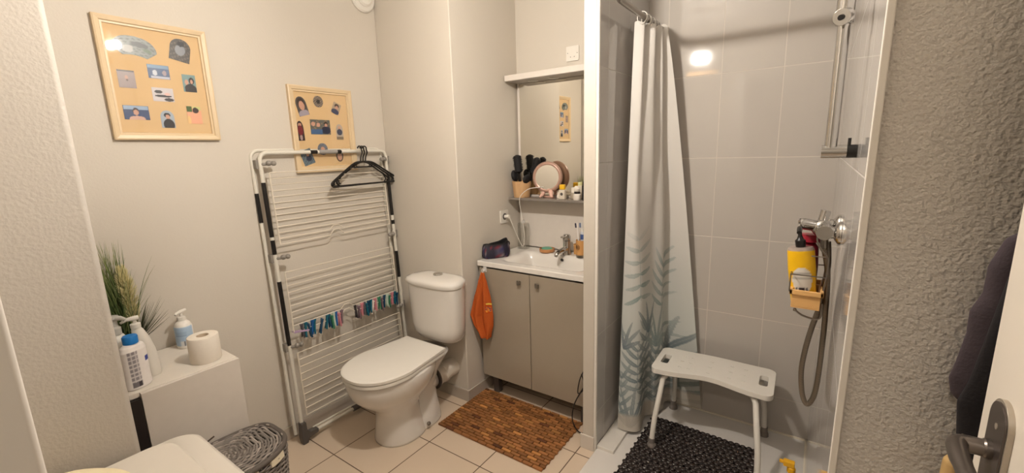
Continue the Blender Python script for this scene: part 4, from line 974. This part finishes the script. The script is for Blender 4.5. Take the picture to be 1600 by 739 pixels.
# yellow nozzle bottle in the corner of the tray
nb = thing('spray_bottle', 'white bottle with yellow nozzle standing in the tray under the hose', 'bottle', (.018, 1.86, .012))
b = MB(); b.lathe([(.03, .0125), (.033, .02), (.033, .13), (.014, .165), (.013, .175)], .012, 1.86, 24); b.build('bottle_body', M_plastic, nb, smooth=True, ang=60)
b = MB(); b.lathe([(.015, .1755), (.015, .195), (.010, .2)], .012, 1.86, 16); b.box(-.016, .022, 1.848, 1.872, .2, .222); b.box(-.03, -.014, 1.854, 1.866, .206, .218); b.build('nozzle', mat('yellow_plastic', (232, 172, 22), .35), nb, bevel=.003)

# ------------------------------------------------------------------ door at the right, clothes behind it
DX = .216
door = thing('open_door', 'white door leaf standing open at the right edge with dark grey handle', 'door', (DX, .82, 0))
b = MB(); b.box(DX, DX + .04, .0, .822, .01, 2.04); b.build('door_leaf', mat('door_white', (218, 209, 196), .35, var=.01), door, bevel=.003)
Mh = Matrix(((0, 0, -1, DX), (-1, 0, 0, .738), (0, 1, 0, 1.054), (0, 0, 0, 1)))
M_plate = mat('handle_plate', (92, 84, 80), .35, .7)
M_side = mat('handle_edge', (176, 166, 152), .35, .6)
hl = MB(); plate(hl, rrect(-.031, .031, -.15, .088, .0305, 10), [], 0, .006, M=Mh); o1 = hl.build('backplate', M_side, door, bevel=.001)
hl = MB(); plate(hl, rrect(-.026, .029, -.1485, .0845, .026, 10), [], .006, .0085, M=Mh); o2 = hl.build('plate_face', M_plate, door, bevel=.0008)
o2.parent = o1; o2.matrix_parent_inverse = Matrix()
b = MB(); b.lathe([(.0125, .0085), (.0125, .014), (.011, .016), (.011, .034)], M=Mh @ Matrix.Translation((0, .02, 0)), n=20)
b.tube([(0, .02, .030), (.004, .02, .038), (.022, .019, .042), (.075, .016, .042), (.12, .014, .040)], [.0105, .0108, .0105, .0095, .0095], 14, M=Mh, smooth=5); b.build('lever_handle', mat('handle_lever', (112, 104, 98), .3, .8), door, smooth=True)
b = MB(); b.lathe([(.004, .0085), (.004, .0092)], M=Mh @ Matrix.Translation((.004, .055, 0)), n=12); b.build('screw_cap', M_side, door)
# clothing: dark garments hanging on the wall behind the door
def garment(label, prof, ythick, y0, col, cat='clothing', seed=0):
    root = thing('hanging_garment', label, cat, (.25, y0, prof[-1][0]), 'dark clothes behind the door')
    t = mat('garment_cloth', col, .9, var=.15, bump=.4, scale=60, bdist=.002); loops = []; n = 44
    zs = [p[0] for p in prof][::-1]; xl = [p[1] for p in prof][::-1]
    z0, z1 = prof[-1][0], prof[0][0]
    for z in np.linspace(z0, z1, 60):
        x = float(np.interp(z, zs, xl)); xr = .36; L = []
        for j in range(n):
            a = 2 * PI * j / n; c, s_ = math.cos(a), math.sin(a)
            px = (x + xr) / 2 + (xr - x) / 2 * math.copysign(abs(c) ** .8, c)
            py = y0 + ythick * s_ * (1 + .2 * math.sin(px * 60 + z * 9 + seed)) + .002 * math.sin(px * 40 - z * 14 + seed)
            L.append((px, min(py, YE - .001), float(z)))
        loops.append(L)
    b = MB(); b.loft(loops); b.build('cloth', t, root, smooth='all')
    b = MB(); b.tube([(.33, y0, prof[0][0] - .01), (.335, y0 + .01, prof[0][0] + .03), (.335, YE - .012, prof[0][0] + .05)], .002, 6, smooth=4); b.build('hanging_loop', t, root)
garment('nearly black garment hanging lowest behind the open door', [(1.30, .225), (1.12, .205), (1.08, .196), (1.0, .205), (.985, .21)], .013, .848, (26, 22, 24), seed=1)
garment('dark purple-grey garment hanging over the black one behind the door', [(1.345, .25), (1.32, .222), (1.28, .210), (1.24, .210), (1.21, .200), (1.175, .201), (1.13, .196), (1.10, .191), (1.075, .196), (1.06, .21)], .016, .884, (62, 52, 56), seed=2)
hkk = thing('coat_hook', 'wall hook carrying the dark clothes behind the door', 'hook', (.335, YE, 1.38))
b = MB(); b.box(.322, .348, YE - .006, YE + .003, 1.34, 1.42); b.tube([(.335, YE - .006, 1.39), (.335, YE - .03, 1.38), (.335, YE - .036, 1.40)], .004, 8, smooth=3); b.build('hook_body', M_steel, hkk, smooth=True)
br = thing('broom_stick', 'tan wooden stick standing behind the door below the dark clothes', 'stick', (.215, .86, 0))
b = MB(); b.tube([(.186, .868, 0), (.212, .872, .965)], .014, 18); b.ball((.212, .872, .965), .014, 10); b.build('stick_body', mat('tan_wood', (178, 146, 96), .5, var=.1), br, smooth=True)

# ------------------------------------------------------------------ low white cabinet by the left wall with things on it
cab = thing('low_cabinet', 'low white cabinet against the left wall holding bottles and paper', 'cabinet', (-1.99, .45, 0))
b = MB(); CT = .70
b.box(XA + .012, -1.815, .245, .667, .682, CT); b.box(XA + .012, -1.815, .245, .263, .0, .682); b.box(XA + .012, -1.815, .649, .667, .0, .682); b.box(XA + .012, XA + .02, .263, .649, .0, .682); b.box(XA + .02, -1.82, .263, .649, .02, .038)
b.build('carcass', mat('cabinet_white', (215, 207, 196), .3), cab, bevel=.0015)
b = MB(); b.box(-1.8145, -1.797, .363, .668, .01, .6985); b.build('door', mat('cabinet_door', (209, 200, 189), .25), cab, bevel=.0015)
b = MB(); b.box(-1.8145, -1.80, .330, .361, .0, .681); o = b.build('side_gap', mat('cabinet_black', (28, 20, 20), .4), cab); o['label'] = 'dark strip beside the door'

def lathe_profile_bottle(): pass
# plant
pl = thing('artificial_grass_plant', 'tall green grass plant with pale plumes behind the bottles', 'plant', (-2.08, .415, CT))
b = MB(); b.lathe([(.035, CT), (.048, CT + .09), (.044, CT + .09), (.04, CT + .07), (.001, CT + .07)], -2.085, .41, 24); b.build('pot', mat('pot_white', (206, 198, 186), .5), pl, smooth=True, ang=40)
b = MB(); rg = random.Random(5)
def blade(mb, base, tip, bend, w, cA, cB, k=8):
    base = Vector(base); tip = Vector(tip); side = Vector((-.5, .86, 0)) if rg.random() < .7 else Vector((.86, .5, 0)); vs = []; cs = []
    for i in range(k + 1):
        t = i / k; p = base.lerp(tip, t) + Vector(bend) * (t * t - t) * -1
        ww = w * (1 - t) ** .6 * .5 + .0002
        vs += [p - side * ww, p + side * ww]; c = tuple(cA[q] * (1 - t) + cB[q] * t for q in range(3)); cs += [s2l(c), s2l(c)]
    mb.add([tuple(v) for v in vs], [(2 * i, 2 * i + 1, 2 * i + 3, 2 * i + 2) for i in range(k)], col=cs)
for i in range(420):
    a = rg.random() * 2 * PI; r_ = rg.random() ** .5 * .035; bx_, by_ = -2.085 + r_ * math.cos(a), .41 + r_ * math.sin(a)
    h = rg.uniform(.16, .42); sp = rg.gauss(-.025, .04); sq_ = rg.gauss(0, .035)
    g = rg.random(); cA = (34, 50, 26) if g < .7 else (58, 70, 34); cB = (104, 122, 66) if g < .5 else (150, 152, 100)
    tx_ = min(-1.98, max(-2.15, bx_ + sq_)); ty_ = by_ - .01 * h / .4 + sp
    blade(b, (bx_, by_, CT + .07), (tx_, ty_, CT + .07 + h), (0, -sp * .8, .02), .0042, cA, cB)
for i in range(60):                                                  # low spiky sprigs at the right
    a = rg.uniform(-.4, 1.1); h = rg.uniform(.10, .20)
    blade(b, (-2.07, .43, CT + .08), (-2.05 + rg.uniform(-.04, .04), .45 + .10 * abs(math.sin(a)), CT + .05 + h), (0, .01, .0), .003, (40, 50, 30), (84, 84, 54))
o = b.build('blades', painted('grass_blades', .6), pl); o['kind'] = 'stuff'
b = MB()
for i in range(900):
    t_ = rg.random(); s_ = rg.choice([0, 1]); cy = .435 + .014 * s_; z0 = CT + .17 + .20 * t_
    wd = .026 * math.sin(PI * min(1, t_ * .8 + .15)); a = rg.random() * 2 * PI
    p0 = (-2.06, cy - .01 * t_, z0); p1 = (-2.06 + wd * math.cos(a), cy - .01 * t_ + wd * math.sin(a), z0 + .03)
    blade(b, p0, p1, (0, 0, 0), .0030, (206, 196, 140), (226, 216, 168), 3)
o = b.build('plume', painted('plume_cream', .8), pl); o['kind'] = 'stuff'; o['label'] = 'pale cream plumes'

# toilet roll
tr = thing('toilet_roll', 'white toilet paper roll standing on the right end of the low cabinet', 'toilet roll', (-1.89, .585, CT))
b = MB(); Mtr = Matrix.Translation((-1.893, .592, CT + .0005))
b.lathe([(.021, .0), (.050, .0), (.0515, .003), (.0515, .097), (.0495, .1), (.021, .1), (.021, 0)], M=Mtr, n=40); b.build('paper', mat('tissue', (222, 213, 200), .9, bump=.2, scale=80), tr, smooth=True, ang=40)
b = MB(); b.lathe([(.0205, .0005), (.0205, .0995), (.0195, .0995), (.0195, .0005)], M=Mtr, n=24); b.build('cardboard_tube', mat('cardboard', (206, 188, 164), .9), tr, smooth=True)

def pump_head(mb, x, y, z, ang, M=None, flat=False, s=1.0):
    d = Vector((math.cos(ang), math.sin(ang), 0))
    mb.lathe([(.015 * s, z), (.015 * s, z + .014), (.006 * s, z + .018), (.005 * s, z + .03 * s)], x, y, 18)
    p = Vector((x, y, z + .034 * s))
    if flat: mb.tube([p - d * .026, p - d * .005, p + d * .02, p + d * .03 + Vector((0, 0, -.004))], [.006, .008, .006, .004], 12)
    else: mb.tube([p - d * .012, p, p + d * .022, p + d * .038 + Vector((0, 0, -.008))], [.008, .009, .006, .004], 12)
# blue labelled soap bottle by the wall
sb = thing('soap_bottle', 'white pump soap bottle with pale blue label by the left wall', 'bottle', (-2.11, .60, CT))
bx_, by_ = -2.108, .598; loops = []; cs = []; n = 48
for z in np.linspace(0, .115, 40):
    r_ = float(np.interp(z, [0, .006, .09, .104, .115], [.031, .0345, .0345, .028, .016])); L = []
    for j in range(n):
        a = 2 * PI * j / n; L.append((bx_ + r_ * math.cos(a), by_ + .9 * r_ * math.sin(a), CT + z)); c = (230, 224, 216)
        da = ((a + .7 + PI) % (2 * PI)) - PI
        if .012 < z < .092 and abs(da) < 1.5:
            c = (168, 192, 216)
            if z < .035 and abs(da - .35) < .55: c = (214, 214, 214) if int(da * 30) % 3 else (70, 74, 84)
            if z < .045 and -.55 < da < -.2: pass
            if .018 < z < .045 and .45 < da < .9: c = (40, 44, 70)
            if abs(z - .065) < .012 and abs(da) < .7 and math.sin(z * 900) > 0: c = (146, 168, 196)
        cs.append(s2l(c))
    loops.append(L)
b = MB(); b.loft(loops, col=cs); b.build('bottle_body', painted('soap_label', .3), sb, smooth=True, ang=60)
b = MB(); pump_head(b, bx_, by_, CT + .1155, -.95, flat=True, s=1.05); b.build('pump', M_plastic, sb, smooth=True)
# white bottle with blue cap at the front
wb = thing('lotion_bottle', 'white bottle with bright blue cap and printed back label at the cabinet front', 'bottle', (-1.87, .37, CT))
cx_, cy_ = -1.866, .378; loops = []; cs = []; n = 72; A = math.radians(28)
for z in np.linspace(0, .158, 90):
    k_ = float(np.interp(z, [0, .005, .135, .15, .158], [.9, 1, 1, .86, .55])); L = []
    for j in range(n):
        a = 2 * PI * j / n; x = .026 * k_ * math.cos(a); y = .041 * k_ * math.copysign(abs(math.sin(a)) ** .8, math.sin(a))
        X = x * math.cos(A) - y * math.sin(A); Y = x * math.sin(A) + y * math.cos(A)
        L.append((cx_ + X, cy_ + Y, CT + .0005 + z)); c = (232, 226, 222)
        u = y if x > 0 else 9
        if -.034 < u < -.006 and .01 < z < .135:
            c = (206, 200, 198)
            q = (z * 1000) % 15
            if q > 5 and math.sin(u * 1500) > -.85: c = (140, 134, 138)
            if z < .028: c = (60, 54, 60) if u > -.02 else (120, 114, 118)
        if .016 < u < .036 and .088 < z < .105: c = (44, 62, 150)
        cs.append(s2l(c))
    loops.append(L)
b = MB(); b.loft(loops, col=cs); b.build('bottle_body', painted('lotion_label', .35), wb, smooth=True, ang=60)
b = MB(); b.lathe([(.021, CT + .159), (.0215, CT + .182), (.019, CT + .186), (.001, CT + .187)], cx_, cy_ , 28); o = b.build('cap', mat('blue_cap', (30, 120, 196), .35), wb, smooth=True); o['label'] = 'bright blue cap'
# tall curved white pump bottle behind it
cbt = thing('curved_pump_bottle', 'tall slim white pump bottle with curved side behind the blue-capped bottle', 'bottle', (-1.92, .43, CT))
b = MB(); loops = []
for z, r_, dx in [(0, .024, 0), (.006, .027, 0), (.05, .027, .0), (.10, .026, -.004), (.145, .022, -.010), (.18, .017, -.018), (.19, .013, -.02)]:
    loops.append([(-1.925 + r_ * .8 * math.cos(2 * PI * j / 28),   .432 + dx + r_ * math.sin(2 * PI * j / 28), CT + z) for j in range(28)])
b.loft(loops); b.build('bottle_body', M_plastic, cbt, smooth=True, ang=60)
b = MB(); pump_head(b, -1.925, .412, CT + .1905, -1.7); b.build('pump', M_plastic, cbt, smooth=True)
# foam bottle with clear pump at the far left
fb = thing('foam_pump_bottle', 'white bottle with translucent wide pump, leftmost on the low cabinet', 'bottle', (-1.93, .36, CT))
b = MB(); b.lathe([(.03, CT), (.033, CT + .006), (.033, CT + .16), (.024, CT + .178), (.018, CT + .182)], -1.935, .355, 28); b.build('bottle_body', M_plastic, fb, smooth=True, ang=60)
b = MB(); b.lathe([(.021, CT + .1825), (.021, CT + .205), (.015, CT + .212), (.014, CT + .232), (.021, CT + .24), (.02, CT + .247), (.001, CT + .25)], -1.935, .355, 24); b.tube([(-1.93, .352, CT + .24), (-1.915, .375, CT + .24), (-1.908, .385, CT + .232)], [.010, .008, .006], 12); b.build('pump', mat('translucent_plastic', (205, 202, 194), .2, trans=.25), fb, smooth=True)

# ------------------------------------------------------------------ wicker basket
wk = thing('wicker_basket', 'grey wicker laundry basket with lid beside the low cabinet', 'basket', (-1.62, .56, 0))
M_wick = painted('wicker_grey', .7, .5, .3, 200)
def dloop(s, n=72):
    """rounded D outline, scale s; flat back at -X, bulge to +X. returns plan points"""
    P = []; hx, hy = .136, .205
    for j in range(n):
        a = 2 * PI * j / n; c, q = math.cos(a), math.sin(a)
        x = hx * math.copysign(abs(c) ** (.95 if c > 0 else .35), c); y = hy * math.copysign(abs(q) ** (.8 if c > 0 else .75), q)
        P.append((-1.632 + x * s, .498 + y * s))
    return P
WZ = .405
b = MB(); nrow = 46
for r_ in range(nrow):
    z = .012 + (WZ - .02) * r_ / (nrow - 1); s_ = .90 + .13 * z / WZ; base = dloop(s_, 144)
    P = []
    for j, (x, y) in enumerate(base):
        ph = (j // 1) * 2 * PI / 8 + (PI if r_ % 2 else 0); d = 1 + .022 * math.sin(ph)
        P.append((-1.632 + (x + 1.632) * d, .498 + (y - .498) * d, z + .002 * math.sin(j * .7 + r_)))
    g = random.uniform(.8, 1.15); b.tube(P, .0042, 6, closed=True, col=s2l((128 * g, 119 * g, 112 * g)))
for x, y in dloop(.96, 36): b.tube([(x, y, .01), (x * 1.0, y, WZ - .005)], .0045, 6, col=s2l((100, 92, 86)))
b.build('woven_body', M_wick, wk, smooth='all')
b = MB()
for r_ in range(21):
    s_ = 1.0 - r_ * .048; base = dloop(max(s_, .05), 120); P = []
    for j, (x, y) in enumerate(base):
        ph = j * 2 * PI / (8 if s_ > .5 else 12) + (PI if r_ % 2 else 0)
        P.append((x, y, WZ + .012 + .0035 * math.sin(ph) + .012 * (1 - s_)))
    g = random.uniform(.85, 1.2); b.tube(P, .0042, 6, closed=True, col=s2l((138 * g, 129 * g, 121 * g)))
for x, y in dloop(.97, 30): b.tube([(x, y, WZ + .010), (-1.632, .498, WZ + .024)], .0048, 6, col=s2l((112, 103, 96)))
b.build('lid', M_wick, wk, smooth='all')
b = MB(); b.tube([(x, y, WZ + .010) for x, y in dloop(1.02, 72)], .010, 8, closed=True, col=s2l((92, 84, 78))); b.build('lid_rim', M_wick, wk, smooth='all')
b = MB(); pts = dloop(1.0, 240)
def onD(a): 
    c, q = math.cos(a), math.sin(a); x = .136 * abs(c) ** .95; y = .205 * math.copysign(abs(q) ** .8, q); return (-1.632 + x * 1.06, .498 + y * 1.06)
L0 = []; L1 = []
for k in range(9):
    a = .42 + .36 * k / 8; x, y = onD(a); L0.append((x, y, WZ + .012)); L1.append((x + .002, y + .002, WZ - .022))
b.loft([L0, L1, [(p[0] - .003, p[1] - .003, p[2]) for p in L1], [(p[0] - .003, p[1] - .003, p[2]) for p in L0]], cap=False, closed=False); b.build('tag', mat('tag_cream', (216, 206, 182), .6), wk, smooth=True)
tg = MB(); tg.tube([(-1.70, .44, WZ + .035), (-1.715, .475, WZ + .055), (-1.72, .52, WZ + .07)], .003, 6, smooth=3, col=s2l((70, 56, 46))); tg.build('loose_twig', M_wick, wk, smooth='all')

# ------------------------------------------------------------------ white top-loading washing machine, lower left
wm = thing('washing_machine', 'white top-loading washing machine with rounded top in the lower left corner', 'washing machine', (-.95, .14, 0))
M_wm = mat('appliance_white', (215, 208, 198), .3, var=.01)
WT = .80
b = MB()
o_ = rrect(-1.245, -.735, -.055, .335, .035, 8)
plate(b, o_, [], .02, WT - .03, M=None); b.build('housing', M_wm, wm, bevel=.004)
b = MB(); loops = []
for z, i in [(WT - .029, 0), (WT - .016, .0), (WT - .006, .004), (WT, .014)]:
    loops.append([(p[0], p[1], z) for p in rrect(-1.247 + i, -.733 - i, -.057 + i, .338 - i, .055 - i * .6, 12)])
b.loft(loops); b.build('top_cover', M_wm, wm, smooth=True, ang=60)
b = MB(); loops = []
for z, i in [(WT + .0005, 0), (WT + .006, 0), (WT + .010, .004)]:
    loops.append([(p[0], p[1], z) for p in rrect(-1.222 + i, -.76 - i, -.03 + i, .285 - i, .05 - i * .6, 12)])
b.loft(loops); b.build('lid', M_wm, wm, smooth=True, ang=40)
for x in (-1.2, -.78):
    for y in (-.02, .29): 
        b = MB(); b.lathe([(.02, 0), (.02, .02)], x, y, 14); b.build('foot', M_dark, wm)
ct = MB(); n = 40; loops = []
for k in range(10):
    a = PI / 2 * k / 9.6; r_ = math.cos(a) ** .7; z = WT + .0105 + .045 * math.sin(a)
    loops.append([(-1.105 + .135 * r_ * math.cos(2 * PI * j / n), .075 + .115 * r_ * math.sin(2 * PI * j / n), z + .002 * math.sin(5 * 2 * PI * j / n)) for j in range(n)])
ct.loft(loops)
tag(ct.build('folded_cloth', mat('cream_cloth', (232, 218, 184), .85, bump=.3, scale=80), None, smooth='all'), 'rounded cream cloth bundle lying on the washing machine lid', 'cloth')
